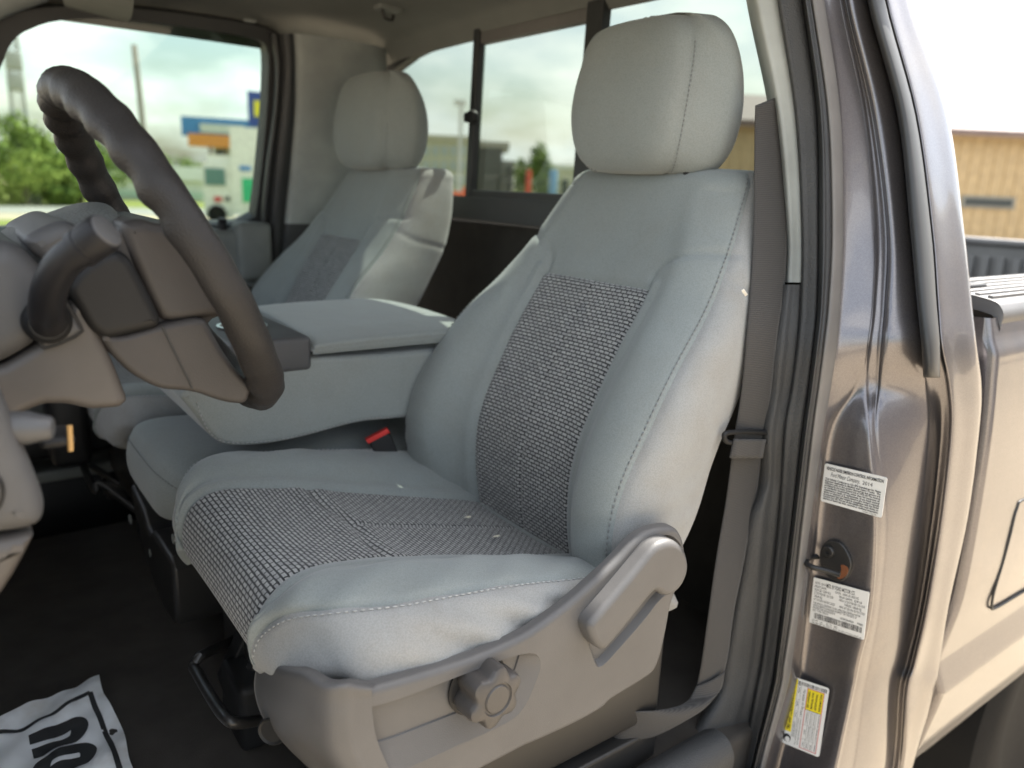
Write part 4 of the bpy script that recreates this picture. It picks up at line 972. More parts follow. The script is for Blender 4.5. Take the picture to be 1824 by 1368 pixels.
# lid: padded, with a hard tray in front of it
LZ = [(478, 600), (500, 590), (556, 608), (566, 604), (770, 592), (800, 592), (820, 600), (820, 622), (770, 620), (620, 628), (568, 627), (556, 622)]
def lidnet():
    # corners measured on the top of the lid
    zl = 1.382
    A = oz(560, 606, zl); B = oz(775, 597, zl); Cc = oz(800, 566, zl+.004); Dd = oz(640, 548, zl+.004); E_ = oz(455, 548, zl+.004)
    return A, B, Cc, Dd, E_
A, B, Cc, Dd, E_ = lidnet()
yl0 = 1.197; zt = oy(620, 600, yl0)[2]; zb = oy(620, 627, yl0)[2]
xa, xb = oy(560, 612, yl0)[0], oy(800, 600, yl0)[0]+.06
xf = oz(460, 548, zt+.004)
yl1 = 1.60
lid = []
for i, yy in enumerate(np.linspace(0, 1, 9)):
    y = yl0+(yl1-yl0)*yy; x0_ = xa+(.42*0+ (oz(470, 552, zt)[0]-xa)*yy*0.9)
    ed = .018*(abs(yy-.5)*2)**8
    zt_ = zt+.006*math.sin(math.pi*yy)
    lid.append((y, x0_, zt_, ed))
net = []
for y, x0_, z_, ed in lid:
    net.append([(x0_+.006, y, zb), (x0_-.004, y, zb+.006), (x0_-.002, y, z_-.010-ed*.3), (x0_+.010, y, z_-ed*.4), (x0_+.10, y, z_+.004-ed*.4), (x0_+.25, y, z_+.004-ed*.4), (xb, y, z_-.002-ed*.4)])
first = [(p[0]+.004, p[1]+.0, zb if k > 1 else p[2]) for k, p in enumerate(net[0])]
l0 = [(p[0], yl0+.001, zb+.001) for p in net[0]]; l1 = [(p[0], yl0-.003, zb+(p[2]-zb)*.5) for p in net[0]]
le = [(p[0], yl1+.002, zb) for p in net[-1]]
sheet('armrest_lid', [l0, l1]+net+[le], FAB, mid, 5, 6)
zt2 = oy(500, 605, y1)[2]
rbox('storage_tray', (xa-.135, y1-.004, zt2-.055), (xa-.003, y2, zt2+.002), DASH, mid, .008)
lathe('cup_ring', [(.040, .001), (.042, .004), (.036, .004), (.034, -.002), (.0, -.002)], oz(470, 590, zt2+.002)+np.array([-.02, .05, 0]), (0, 0, 1), STEEL, mid, 32)
# cushion of the middle seat with its steel base
cy0, cy1 = 1.262, 1.578
prof_ = [(.95, 1.12), (.66, 1.148), (.46, 1.162), (.34, 1.172), (.280, 1.167), (.257, 1.144), (.247, 1.105), (.253, 1.068), (.280, 1.045), (.40, 1.035), (.95, 1.03)]
pc = cr(np.array(prof_), 7); G2 = []
for x, z in pc:
    cxm, czm = .5, 1.10; row = []
    for t in np.linspace(0, 1, 21):
        e = abs(t-.5)*2; k = .030*e**5; dirx, dirz = (x-cxm), (z-czm)*4; l = math.hypot(dirx, dirz)+1e-9
        row.append((x-dirx/l*k, cy0+(cy1-cy0)*t, z-dirz/l*k*1.1))
    G2.append(row)
G2 = np.array(G2); nr_, nc_ = G2.shape[:2]
F2 = grid_faces(nr_, nc_); V2 = [tuple(p) for p in G2.reshape(-1, 3)]
F2.append(tuple(i*nc_ for i in range(nr_))); F2.append(tuple(i*nc_+nc_-1 for i in range(nr_))[::-1])
o = mesh('middle_cushion', V2, F2, FAB, mid, auto=50); bm = bmesh.new(); bm.from_mesh(o.data); bmesh.ops.recalc_face_normals(bm, faces=bm.faces); bm.to_mesh(o.data); bm.free()
ks = int(np.argmin(np.abs(pc[:, 0]-.253)+9*(pc[:, 1] < 1.12)))
stitches('stitching', G2[ks-1, :]+np.array([-.0012, 0, .0006]), THREADD, mid, .0075, .005, .0009)
mb = []
BX = .262
fmb = Frame((BX, 1.42, .95), (0, -1, 0), (0, 0, 1))
mo = plate('base_bracket', fmb, chaikin([(1.42-y, z-.95) for y, z in ((1.585, 1.025), (1.555, 1.02), (1.48, 1.005), (1.455, .985), (1.43, .980), (1.415, .992), (1.385, .995), (1.268, .995), (1.268, .872), (1.33, .862), (1.41, .872), (1.50, .915), (1.56, .965))], 1, .15), METB, mid, .20, .010, seg=4)
for px, py, r in ((231, 925, .010), (246, 940, .014), (267, 985, .008), (308, 960, .008)):
    p = ox(px, py, BX); lathe('bracket_hole', [(.0, .0012), (r*.7, .0012), (r, .0006), (r, -.002)], p, (-1, 0, 0), MIDT if r < .012 else BLACKP, mo, 18)
prism('base_plate', [(cy0+.0, 1.0), (cy0+.01, 1.035), (cy1-.01, 1.035), (cy1, 1.0)], 0, .32, .80, BLACKP, mid, .004)

# ================================================================== STEERING WHEEL
sw = empty('steering_wheel', (.21, YS, 1.53), 'dark leather steering wheel with finger grips on the rim, seen from its left side', 'steering wheel')
top = oy(95, 125, YS); bot = oy(455, 712, YS); wc = (top+bot)/2; wv = (top-bot)/np.linalg.norm(top-bot); wu = np.array([0, -1.0, 0]); wn_ = np.cross(wu, wv)
if wn_[0] > 0: wn_ = -wn_                                  # faces the dashboard
RW = np.linalg.norm(top-bot)/2-.0165
Pw, rr_ = [], []
for k in range(144):
    a = 2*math.pi*k/144; Pw.append(wc+RW*(math.cos(a)*wv+math.sin(a)*wu)); rr_.append(.0178+.0009*math.cos(2*a))
V, F, sg = [], [], 20
for k in range(144):
    a = 2*math.pi*k/144; rad = math.cos(a)*wv+math.sin(a)*wu
    deg = math.degrees(a) % 360
    grip = 1.0 if (deg < 78 or deg > 282) else (.9 if 128 < deg < 152 else 0)
    for j in range(sg):
        b = 2*math.pi*j/sg; q = rr_[k]*1.0
        face = max(0, math.cos(b-.55*math.pi))            # finger bumps under the front of the rim
        inner = max(0.0, -math.cos(b))
        q += grip*.0019*math.sin(k*1.30)*(.25+.75*max(face, inner)) 
        q += .0006*math.sin(7*a+3*b)+.0004*math.sin(23*a+b)
        V.append(Pw[k]+q*(math.cos(b)*rad+1.12*math.sin(b)*wn_))
    for j in range(sg): F.append((k*sg+j, k*sg+(j+1) % sg, ((k+1) % 144)*sg+(j+1) % sg, ((k+1) % 144)*sg+j))
o = mesh('rim', V, F, LEATH, sw); bm = bmesh.new(); bm.from_mesh(o.data); bmesh.ops.recalc_face_normals(bm, faces=bm.faces); bm.to_mesh(o.data); bm.free()
fw_ = Frame(wc+wn_*.010, wv, -wu)
if fw_.n @ wn_ < 0: fw_ = Frame(wc+wn_*.010, wv, wu)
def wplate(name, pts, mat, h, th, rnd, par=sw, it=2):
    f = Frame(wc+wn_*h, fw_.u, fw_.v); return plate(name, f, chaikin(f.px(pts), it), mat, par, th, rnd, seg=5)
def yplate(name, pts, y, mat, depth, rnd, it=1, keep=.2):
    f = Frame((.2, y, 1.5), (1, 0, 0), (0, 0, 1)); return plate(name, f, chaikin(f.px(pts), it, keep), mat, sw, depth, rnd, seg=6)
yplate('spoke', [(212, 398), (250, 389), (285, 400), (330, 398), (384, 480), (422, 560), (372, 567), (295, 579), (270, 540), (240, 470)], .812, LEATHB, .25, .011, 2)
yplate('spoke', [(170, 590), (215, 600), (292, 577), (364, 565), (378, 590), (398, 625), (424, 662), (452, 690), (440, 722), (400, 718), (345, 698), (285, 695), (235, 668), (198, 632)], .806, LEATHB, .26, .007, 2)
yplate('hub_cover', [(116, 512), (140, 478), (190, 446), (214, 446), (236, 462), (264, 516), (295, 581), (238, 595), (190, 606), (160, 588), (138, 550)], .800, BLACKP, .26, .010, 2)
yplate('hub', [(120, 510), (150, 470), (205, 430), (216, 400), (285, 402), (330, 402), (382, 482), (412, 555), (371, 572), (378, 592), (398, 628), (422, 664), (440, 700), (345, 692), (285, 688), (235, 662), (182, 610), (150, 578)], .822, LEATHB, .20, .004)
tube('spoke_seam', [oy(a, b, .8048) for a, b in ((289, 582), (310, 625), (343, 692))], .0009, RUB, sw, 4, seg=6)
# bridge the spokes to the rim

# ================================================================== DASHBOARD
dash = empty('dashboard', (-.10, 1.0, 1.2), 'grey dashboard end with instrument hood and brown steering column shroud', 'dashboard')
yc0 = .80
upc = xz([(-80, 400), (0, 432), (40, 425), (95, 470), (125, 535), (110, 600), (60, 612), (0, 650), (-120, 690)], yc0)
frc = Frame((0.05, yc0, 1.5), (1, 0, 0), (0, 0, 1))
def dplate(name, pts, y, mat, depth, rnd, it=2, par=dash, keep=.25):
    f = Frame((0.05, y, 1.5), (1, 0, 0), (0, 0, 1)); return plate(name, f, chaikin(f.px(pts), it, keep), mat, par, depth, rnd, seg=6)
dplate('column_upper_shroud', [(-130, 380), (-20, 428), (30, 432), (80, 480), (118, 545), (112, 560), (70, 615), (0, 655), (-130, 700)], .800, DASH, .26, .022)
dplate('column_lower_shroud', [(-130, 668), (0, 655), (70, 614), (140, 528), (170, 575), (205, 650), (230, 715), (215, 728), (165, 732), (120, 722), (80, 722), (40, 738), (0, 775), (-130, 840)], .806, DASHL, .25, .010, 1, keep=.12)
dplate('column_collar', [(60, 470), (120, 470), (150, 530), (190, 620), (200, 655), (170, 640), (130, 560), (80, 500)], .83, BLACKP, .20, .010)
dplate('stalk_base_gap', [(47, 556), (67, 616), (83, 626), (153, 595), (145, 576), (113, 525), (78, 534)], .7985, BLACKP, .02, .001, 1)
sb = dplate('stalk_base', [(52, 560), (70, 612), (84, 620), (147, 592), (140, 580), (112, 532), (82, 540)], .796, DASH, .02, .004, 1)
lathe('stalk_boot', [(.0205, -.002), (.0200, .003), (.0180, .006), (.0155, .010), (.0, .012)], oy(84, 572, .797), (.0, -1, .05), BLACKP, sb, 28)
# turn signal stalk
s_pts = [oy(88, 572, .79), oy(84, 550, .765), oy(90, 510, .745), oy(112, 470, .728), oy(145, 443, .716), oy(172, 424, .708)]
st = tube('turn_signal_stalk', s_pts, [.0150, .0146, .0140, .0138, .0136, .0135], STALK, dash, 8, seg=20)
k0, k1 = oy(140, 447, .718), oy(188, 412, .703); ax = (k1-k0)/np.linalg.norm(k1-k0)
lk = np.linalg.norm(k1-k0)
lathe('stalk_knob', [(.0138, 0), (.0158, .001), (.0160, .008), (.0153, .0085), (.0153, .0105), (.0160, .0110), (.0162, lk*.9), (.0154, lk*1.0), (.0135, lk*1.03), (.0, lk*1.03)], k0, ax, STALK, st, 32)
lathe('stalk_cap', [(.0146, 0), (.0138, .0018), (.009, .0030), (.0, .0034)], k0+ax*lk*1.0, ax, DASH, st, 32)
# instrument hood
HP = [oy(a, b, .90) for a, b in ((-120, 468), (-50, 448), (0, 436), (40, 416), (109, 391), (156, 375), (190, 371), (205, 375), (212, 384))]
hood = [[(p[0], y, p[2]+dz) for p in HP] for y, dz in ((.845, -.055), (.852, -.022), (.872, -.006), (.90, .0), (YS, .004), (1.00, .002), (1.03, -.006), (1.05, -.03))]
sheet('instrument_hood', hood, plastic('hood_skin', (.10, .105, .10), .6, 300, 1.0), dash, 6, 5)
dplate('shroud_cap', [(38, 428), (70, 408), (108, 392), (138, 400), (160, 425), (118, 452), (84, 470), (62, 456)], .822, DASH, .20, .014)
rbox('dash_body', (-.52, .70, 1.10), (-.16, 2.24, 1.46), DASH, dash, .03)
rbox('cluster_face', (-.17, .74, 1.36), (-.06, 1.14, 1.54), BLACKP, dash, .02)
# end of the dashboard beside the door
dplate('dash_end', [(-120, 640), (-20, 672), (12, 720), (42, 800), (78, 880), (86, 920), (70, 950), (-10, 962), (-120, 975)], .640, DASH, .06, .020)
dplate('lower_panel', [(-120, 978), (-10, 965), (66, 952), (50, 985), (20, 1040), (-30, 1110), (-120, 1220)], .645, DASHL, .06, .012, 1)
dplate('vent_ring', [(-60, 835), (-20, 830), (8, 855), (12, 885), (0, 915), (-30, 925), (-70, 920)], .637, BLACKP, .02, .004)
dplate('vent_cap', [(-60, 845), (-20, 840), (2, 860), (6, 885), (-5, 908), (-30, 918), (-70, 912)], .636, DASH, .02, .004)
hk0 = oy(52, 762, .66); lathe('headlamp_knob', [(.0, .016), (.007, .016), (.009, .014), (.0105, .006), (.0125, .0), (.0125, -.03)], hk0, (.92, -.35, -.05), plastic('silver_knob', (.07, .07, .072), .4, 0), dash, 28)
rbox('release_lever', oy(100, 775, .72)-np.array([.014, .02, .006]), oy(100, 775, .72)+np.array([.012, .02, .004]), BLACKP, dash, .005)
tube('hanging_cord', [oy(124, 758, .70), oy(125, 780, .70), oy(126, 803, .70)], .0022, BRASS, dash, 3, seg=8)
rbox('far_kick_panel', (-.05, 2.10, .93), (.33, 2.26, 1.0), BLACKP, dash, .015)
rbox('far_duct', (.16, 1.86, .98), (.24, 1.96, 1.16), BLACKP, dash, .02)

# ================================================================== PAPER MAT ON THE FLOOR
PO = [oz(a, b, .784) for a, b in ((177, 1206), (292, 1500), (-160, 1660), (-260, 1402))]
pu = (PO[1]-PO[0]); pl_ = np.linalg.norm(pu); pu /= pl_; pv = (PO[3]-PO[0]); pw_ = np.linalg.norm(pv); pv /= pw_
def paper_z(x, y): return .0055+.004*math.sin(x*31+y*17)+.0025*math.sin(x*70-y*44+1)+.0015*math.sin(y*130+x*20)+.0015*abs(math.sin(x*55+y*80))
V, F, n1, n2 = [], [], 44, 44
for i in range(n1+1):
    for j in range(n2+1):
        x, y = pl_*i/n1, pw_*j/n2; w = .004*math.sin(x*40)*(j == 0)+.004*math.sin(y*33)*(i == 0)
        p = PO[0]+pu*(x+.003*math.sin(y*38)*(1-i/n1))+pv*(y+.004*math.sin(x*30)*(1-j/n2)); V.append((p[0], p[1], .781+paper_z(x, y)))
F = grid_faces(n1+1, n2+1)
mpaper, t, b = base('floor_paper', (.80, .82, .84), .7)
r_ = vary(t, b, (( .86, .88, .90), (.46, .41, .34)), 7, 9, .52, .78)
paper = mesh('paper_floor_mat', V, F, mpaper); 
props(paper, 'crumpled dirty white paper floor mat with black border and large black lettering', 'paper mat')
def ink_strip(name, pts, w, h=.0016):
    """a printed stroke lying on the paper, following its creases; pts in photo directions measured on the floor plane"""
    P = cr(np.array([oz(a, b, .786) for a, b in pts]), 10); T = np.gradient(P, axis=0); T /= np.linalg.norm(T, axis=1)[:, None]
    S = np.stack([-T[:, 1], T[:, 0], T[:, 2]*0], 1); V, F = [], []
    for k, (p, s) in enumerate(zip(P, S)):
        for e in (-1, -.33, .33, 1):
            q = p+s*w/2*e; d = q-PO[0]; d[2] = 0
            M2 = np.array([[pu[0], pv[0]], [pu[1], pv[1]]]); x, y = np.linalg.solve(M2, d[:2]); V.append((q[0], q[1], .781+paper_z(x, y)+h))
    return mesh(name, V, grid_faces(len(P), 4), INK, paper)
ink_strip('border_line', [(-60, 1322), (0, 1307), (50, 1294), (95, 1275), (130, 1256), (161, 1239)], .0075)
ink_strip('border_line', [(161, 1239), (172, 1266), (186, 1298), (204, 1345), (222, 1400), (240, 1450)], .0075)
ink_strip('lettering', [(52, 1318), (80, 1309), (105, 1299), (122, 1290), (136, 1287), (142, 1295), (138, 1308), (125, 1317), (104, 1325), (84, 1332), (58, 1341)], .024)
ink_strip('lettering', [(160, 1350), (128, 1362), (104, 1372), (84, 1392)], .018)
ink_strip('lettering', [(72, 1385), (80, 1362), (100, 1348), (122, 1340), (142, 1332), (155, 1334), (158, 1344), (152, 1356), (130, 1368), (110, 1376)], .022)

# ================================================================== PASSENGER DOOR
pd_ = empty('passenger_door', (.3, 2.36, 1.2), 'closed far passenger door with large tinted window and grey trim', 'vehicle door')
YD = 2.340
fd = Frame(oy(300, 300, YD), (1, 0, 0), (0, -TUM, 1))
fd = Frame((.4, YD-TUM*.2, 1.62), (1, 0, 0), (0, -TUM, 1))
win_o = fd.px([(-160, 430), (-90, 300), (0, 122), (14, 84), (34, 60), (78, 41), (120, 34), (190, 32), (260, 37), (340, 48), (420, 61), (456, 68), (472, 77), (480, 100), (476, 200), (463, 330), (453, 400), (300, 405), (100, 405)])
win_o = chaikin(win_o, 1, .2)
fr_out = fd.px([(-260, 470), (-160, 260), (-60, 90), (0, 20), (100, 5), (250, 10), (400, 30), (490, 48), (512, 80), (512, 200), (500, 330), (490, 470)])
plate('window_frame', fd, chaikin(fr_out, 2), RUB, pd_, .05, .008, holes=[(win_o, None, .004)], back=False)
mesh('pane', fd.to(fd.px([(-260, 470), (-160, 260), (-20, 40), (200, 15), (480, 50), (500, 100), (480, 430)]), -.030), [tuple(range(7))], GLASS, pd_, smooth=False)
pn = [[(x, 2.31, .80), (x, 2.285, 1.1), (x, 2.275, 1.30), (x, 2.270, 1.43), (x, 2.285, 1.468), (x, 2.325, 1.474), (x, 2.36, 1.46)] for x in (-.5, -.2, .2, .5, .70, .80)]
sheet('door_panel', pn, MIDT, pd_, 4, 5)
e0 = oy(462, 400, 2.285); rbox('panel_end', (e0[0]-.075, 2.245, e0[2]-.16), (e0[0]+.025, 2.33, e0[2]+.008), MIDT, pd_, .018)
lk_ = oy(396, 402, 2.30); lathe('lock_knob', [(.0, .022), (.010, .021), (.013, .016), (.011, .008), (.015, .002), (.015, -.02)], lk_, (0, -.2, 1), BLACKP, pd_, 20)
rbox('arm_pull', (.52, 2.20, 1.20), (.74, 2.30, 1.32), BLACKP, pd_, .03)
rbox('lower_door', (-.5, 2.33, .70), (.84, 2.42, 1.44), PAINT, pd_, .03)
# front pillar and sun visor at the far upper corner
apl = []
tube('far_front_pillar', [(-.42, 2.30, 1.45), (-.20, 2.27, 1.66), (.02, 2.225, 1.87), (.16, 2.20, 1.975), (.26, 2.20, 2.03)], [.055, .05, .046, .045, .045], LIGHTT, cab, 6, seg=16)
visor = empty('sun_visor', (.15, 1.95, 2.0), 'folded grey sun visor under the headliner above the far window', 'sun visor')
vz = [oz(a, b, 2.0) for a, b in ((112, -6), (120, 12), (150, 25), (200, 27), (232, 24), (240, 0))]
fv = Frame(oz(180, 10, 2.0), (1, 0, -.1), (0, 1, .1)); plate('visor_board', fv, chaikin(fv.px([(105, -60), (118, 8), (140, 22), (170, 27), (215, 26), (236, 20), (243, -60)]), 2), HEAD, visor, .022, .009)

# the driver's own door, swung open ahead of the photographer
dd = empty('driver_door', (-.52, .52, .6), 'open bronze grey driver door swung out ahead of the doorway', 'vehicle door')
hx_, hy_, da = -.50, .50, R_(-112)
def dpt(s, t, z): return (hx_+math.cos(da)*s-math.sin(da)*t, hy_+math.sin(da)*s+math.cos(da)*t, z)
def dbox(name, s0, s1, t0, t1, z0, z1, mat, par=dd):
    V = [dpt(a, b, c) for c in (z0, z1) for a, b in ((s0, t0), (s1, t0), (s1, t1), (s0, t1))]
    o = mesh(name, V, [(3, 2, 1, 0), (4, 5, 6, 7), (0, 1, 5, 4), (1, 2, 6, 5), (2, 3, 7, 6), (3, 0, 4, 7)], mat, par, False); bv = o.modifiers.new('b', 'BEVEL'); bv.width = .012; bv.segments = 2; return o
dbox('door_skin', 0, 1.12, -.10, -.02, .60, 1.44, PAINT); dbox('door_trim', .03, 1.08, -.02, .05, .66, 1.42, MIDT); dbox('arm_rest', .30, .95, .05, .11, 1.08, 1.16, BLACKP)
dbox('window_post', 1.04, 1.12, -.09, -.03, 1.44, 1.96, RUB); dbox('window_post', .12, .20, -.09, -.03, 1.44, 1.80, RUB); dbox('window_header', .18, 1.12, -.09, -.03, 1.92, 1.99, RUB); dbox('pane', .18, 1.05, -.065, -.06, 1.44, 1.93, GLASS)

# ================================================================== CARGO BED
bed = empty('cargo_bed', (2.5, 1.41, .7), 'bronze grey steel cargo bed with ribbed plastic rail cap behind the cab', 'cargo bed')
XB = 1.318
ZP = [1.452, 1.447, 1.438, 1.420, 1.40, 1.385, 1.36, 1.28, 1.18, 1.08, .98, .90, .875, .861, .853, .828, .803, .797, .785, .76, .72, .68, .655, .64, .632]
def bsk(z): return bulge(z)+(.012 if z < .84 else 0)*0
def skin_row(x, z, dx=0):
    y = bulge(z)
    if z > 1.40: y += (z-1.40)*.30
    # the swage line: a narrow facet turned upwards, with the tucked-in sill below
    y = float(np.interp(z, [.60, .632, .68, .74, .798, .803, .853, .860, .93, 1.4], [.520, .512, .499, .488, .478, .477, .4915, .492, .484, 0])) if z < .93 else y
    return (x, y, z)
rows_ = []
for z in ZP:
    k = math.exp(-((z-.86)/.05)**2)*.016
    rows_.append([(XB+.004-k, bulge(z)+.24, z), (XB+.002-k, bulge(z)+.04, z), (XB+.003-k, skin_row(0, z)[1]+.010, z), (XB+.010-k, skin_row(0, z)[1]+.001, z), (XB+.03, skin_row(0, z)[1], z), (XB+.15, skin_row(0, z)[1], z), (XB+.5, skin_row(0, z)[1], z), (2.05, skin_row(0, z)[1], z), (2.7, skin_row(0, z)[1]-.002, z), (3.72, skin_row(0, z)[1]+.01, z)])
sheet('bedside', rows_, PAINT, bed, 4, 4)
# recessed outline of the fuel door
fp_ = [(p[0], bulge(p[2])-.0006, p[2]) for p in (oy(a, b, .482) for a, b in ((1900, 870), (1824, 888), (1808, 905), (1795, 950), (1782, 1000), (1768, 1050), (1765, 1078), (1775, 1084), (1824, 1056), (1900, 1010)))]
tube('fuel_door_gap', fp_, .0024, RUB, bed, 6, seg=8)
# rail cap: a raised plastic strip with lengthwise ribs
XC0 = 1.215+.11
def capz(y): return 1.470+.018*math.sin(np.clip((y-.50)/.16, 0, 1)*math.pi*.5)
cp_ = [[(x, .516, 1.440), (x, .512, 1.452), (x, .518, 1.466), (x, .535, 1.476), (x, .60, 1.484), (x, .665, 1.487), (x, .672, 1.480), (x, .674, 1.40)] for x in (XC0+.03, XC0+.034, XC0+.08, XC0+.3, 2.4, 3.7)]
cp_.insert(0, [(XC0+.026, y, z-.02) for x, y, z in cp_[0]])
sheet('rail_cap', cp_, plastic('rail_cap_plastic', (.085, .083, .083), .45, 700, .3), bed, 4, 5)
for k in range(6):
    y = .545+.0205*k; z = 1.478+.008*(k/5.0)
    rbox('cap_rib', (XC0+.05, y-.0045, z-.002), (3.6, y+.0045, z+.0045), RUBG, bed, .002)
rbox('stake_pocket', (XC0+.07, .600, 1.478), (XC0+.17, .650, 1.4905), BLACKP, bed, .004)
rbox('far_bedside', (XB+.02, 2.29, .75), (3.75, 2.34, 1.46), PAINT, bed, .02)
rbox('bed_floor', (XB+.02, .56, .86), (3.75, 2.30, .90), BLACKP, bed, 0)
rbox('bed_header', (XB+.0, .70, .86), (XB+.04, 2.30, 1.40), PAINT, bed, .01)
# tailgate with ribbed liner
LIN = plastic('bed_liner', (.13, .125, .115), .6, 600, .3)
rbox('tailgate', (3.70, .56, .88), (3.76, 2.28, 1.475), LIN, bed, .012)
rbox('tailgate_cap', (3.685, .56, 1.462), (3.77, 2.28, 1.492), RUBG, bed, .01)
rbme = None
for k in range(26):
    y = .64+.062*k
    if rbme is None: o = rbox('liner_rib', (3.682, y-.016, .90), (3.702, y+.016, 1.415), LIN, bed, .006); rbme = o; y00 = y
    else:
        o = rbme.copy(); COL.objects.link(o); mi = rbme.matrix_parent_inverse.copy(); o.parent = bed; o.matrix_parent_inverse = mi; o.location = (0, y-y00, 0)
# rear wheel
wx, wr = 2.16, .41
TYRE = plastic('tyre_rubber', (.010, .0095, .009), .9, 120, .4)
wh = lathe('wheel', [(.20, -.10), (.26, -.12), (.36, -.125), (.395, -.105), (.40, -.05), (.40, .05), (.395, .105), (.36, .125), (.26, .12), (.20, .10)], (wx, .66, wr), (0, -1, 0), TYRE, bed, 48)
lathe('rim', [(.0, .06), (.08, .06), (.10, .04), (.17, .05), (.205, .10), (.21, .0)], (wx, .66, wr), (0, -1, 0), BLACKP, wh, 36)
rbox('rear_axle', (wx-.06, .7, wr-.06), (wx+.06, 2.2, wr+.06), METB, bed, .03)
rbox('inner_fender', (1.55, .575, .50), (2.75, .60, .95), BLACKP, bed, .01)
rbox('frame_rail', (-.5, .90, .45), (3.7, 1.0, .62), METB, bed, .01)

# ================================================================== GROUND
def ground_mat(name, c0, c1, c2, sc):
    m, t, b = base(name, c0, .95, spec=.1); r = vary(t, b, (c0, c1), sc, 9, .35, .65)
    n = noisy(t, sc*40, 4, .7); mx = N(t, 'ShaderNodeMix', data_type='RGBA'); k = N(t, 'ShaderNodeMapRange'); k.inputs['From Min'].default_value = .45; k.inputs['From Max'].default_value = .7; k.inputs['To Max'].default_value = .6
    t.links.new(n.outputs['Fac'], k.inputs['Value']); t.links.new(k.outputs[0], mx.inputs['Factor']); mx.inputs['B'].default_value = (*c2, 1)
    t.links.new(r.outputs['Color'], mx.inputs['A']); t.links.new(mx.outputs['Result'], b.inputs['Base Color']); bump(t, b, n.outputs['Fac'], .8, .02); return m
GRAV = ground_mat('sandy_gravel', (.42, .352, .262), (.36, .30, .22), (.49, .42, .32), 1.2)
ROAD = ground_mat('pale_road', (.30, .29, .27), (.25, .245, .23), (.34, .33, .31), .8)
GRASS = ground_mat('verge_grass', (.16, .20, .05), (.26, .26, .09), (.10, .15, .03), .7)
def flat(name, x0, y0, x1, y1, z, mat):
    o = mesh(name, [(x0, y0, z), (x1, y0, z), (x1, y1, z), (x0, y1, z)], [(0, 1, 2, 3)], mat, None, False); o['kind'] = 'structure'; return o
flat('ground', -900, -900, 900, 1200, 0, GRAV)
flat('road', -300, 33.5, 300, 40, .008, ROAD)
flat('grass_verge', -300, 25.5, 300, 29.5, .004, GRASS)
flat('grass_field', -300, 40.2, 300, 400, .004, GRASS)

# ================================================================== BACKGROUND
def ground_at(px, d):
    """point on the ground along a sight line at distance d"""
    v = ray(px, 330); h = v[:2]/np.linalg.norm(v[:2]); return np.array([h[0]*d, h[1]*d, 0]), h
def zat(px, py, p):
    """height at which the sight line passes over the ground point p"""
    v = ray(px, py); k = np.linalg.norm(p[:2])/np.linalg.norm(v[:2]); return CAM[2]+v[2]*k
LEAF = []
for i, (a, b_) in enumerate((((.08, .135, .02), (.22, .29, .055)), ((.06, .105, .018), (.17, .24, .04)), ((.10, .155, .025), (.28, .34, .07)))):
    m, t, b = base('foliage_%d' % i, a, .8, spec=.2); vary(t, b, (a, b_), 1.6, 3, .35, .65); b.inputs['Subsurface Weight'].default_value = 0; LEAF.append(m)
BARK = plastic('bark', (.09, .07, .05), .9, 0)
def leaf_crown(name, c, rx, ry, rz, n, size, mat, parent, seed, lumps=14):
    rng = np.random.RandomState(seed); V, F = [], []
    L_ = [(rng.normal(size=3)*np.array([.42, .42, .36]), rng.uniform(.26, .52)) for _ in range(lumps)]
    for _ in range(n):
        o, r = L_[rng.randint(lumps)]; d = rng.normal(size=3); d /= np.linalg.norm(d); q = o+d*r*rng.uniform(.6, 1.05)
        p = np.array(c)+q*np.array([rx, ry, rz])*1.25
        if p[2] < .05: continue
        u = rng.normal(size=3); u /= np.linalg.norm(u); w = np.cross(u, d); w /= np.linalg.norm(w)+1e-9; s = size*rng.uniform(.6, 1.4); k = len(V)
        V += [p-u*s, p+w*s*.5, p+u*s, p-w*s*.5]; F.append((k, k+1, k+2, k+3))
    return mesh(name, V, F, mat, parent, smooth=False)
def tree(px, d, ytop, width, mat, label, seed, ybase=None, name='leafy_tree', cat='tree'):
    p, h = ground_at(px, d); H = zat(px, ytop, p); w = width*d/FPX
    e = empty(name, p, label, cat, 'trees and bushes beyond the road')
    tube('trunk', [p+np.array([0, 0, -.1]), p+np.array([.1, 0, H*.3]), p+np.array([0, .1, H*.6])], [.16, .12, .06], BARK, e, 3, seg=8)
    leaf_crown('crown', p+np.array([0, 0, H*.52]), w/2, w/2, H*.50, 2600, .16*max(.6, H/5), mat, e, seed)
    return e
tree(20, 44, 204, 130, LEAF[0], 'broad green tree at the foot of the lattice tower', 1)
tree(88, 47, 216, 130, LEAF[2], 'yellow-green tree seen through the steering wheel', 2)
tree(140, 43, 262, 100, LEAF[1], 'darker lower tree behind the far side of the steering wheel', 3)
tree(40, 41, 285, 120, LEAF[2], 'light green leafy bush in front of the broad tree', 4, name='leafy_bush', cat='bush')
tree(100, 41.5, 318, 62, LEAF[1], 'small round dark bush beside the road', 5, name='leafy_bush', cat='bush')
tree(178, 62, 240, 90, LEAF[1], 'distant dark tree framed inside the steering wheel rim', 6)
tree(232, 60, 268, 90, LEAF[0], 'distant tree half hidden by the near wheel rim', 7)
tree(338, 70, 268, 70, LEAF[0], 'distant low tree below the blue billboard', 8)
tree(-60, 46, 225, 150, LEAF[0], 'green tree at the edge of the far window', 9)
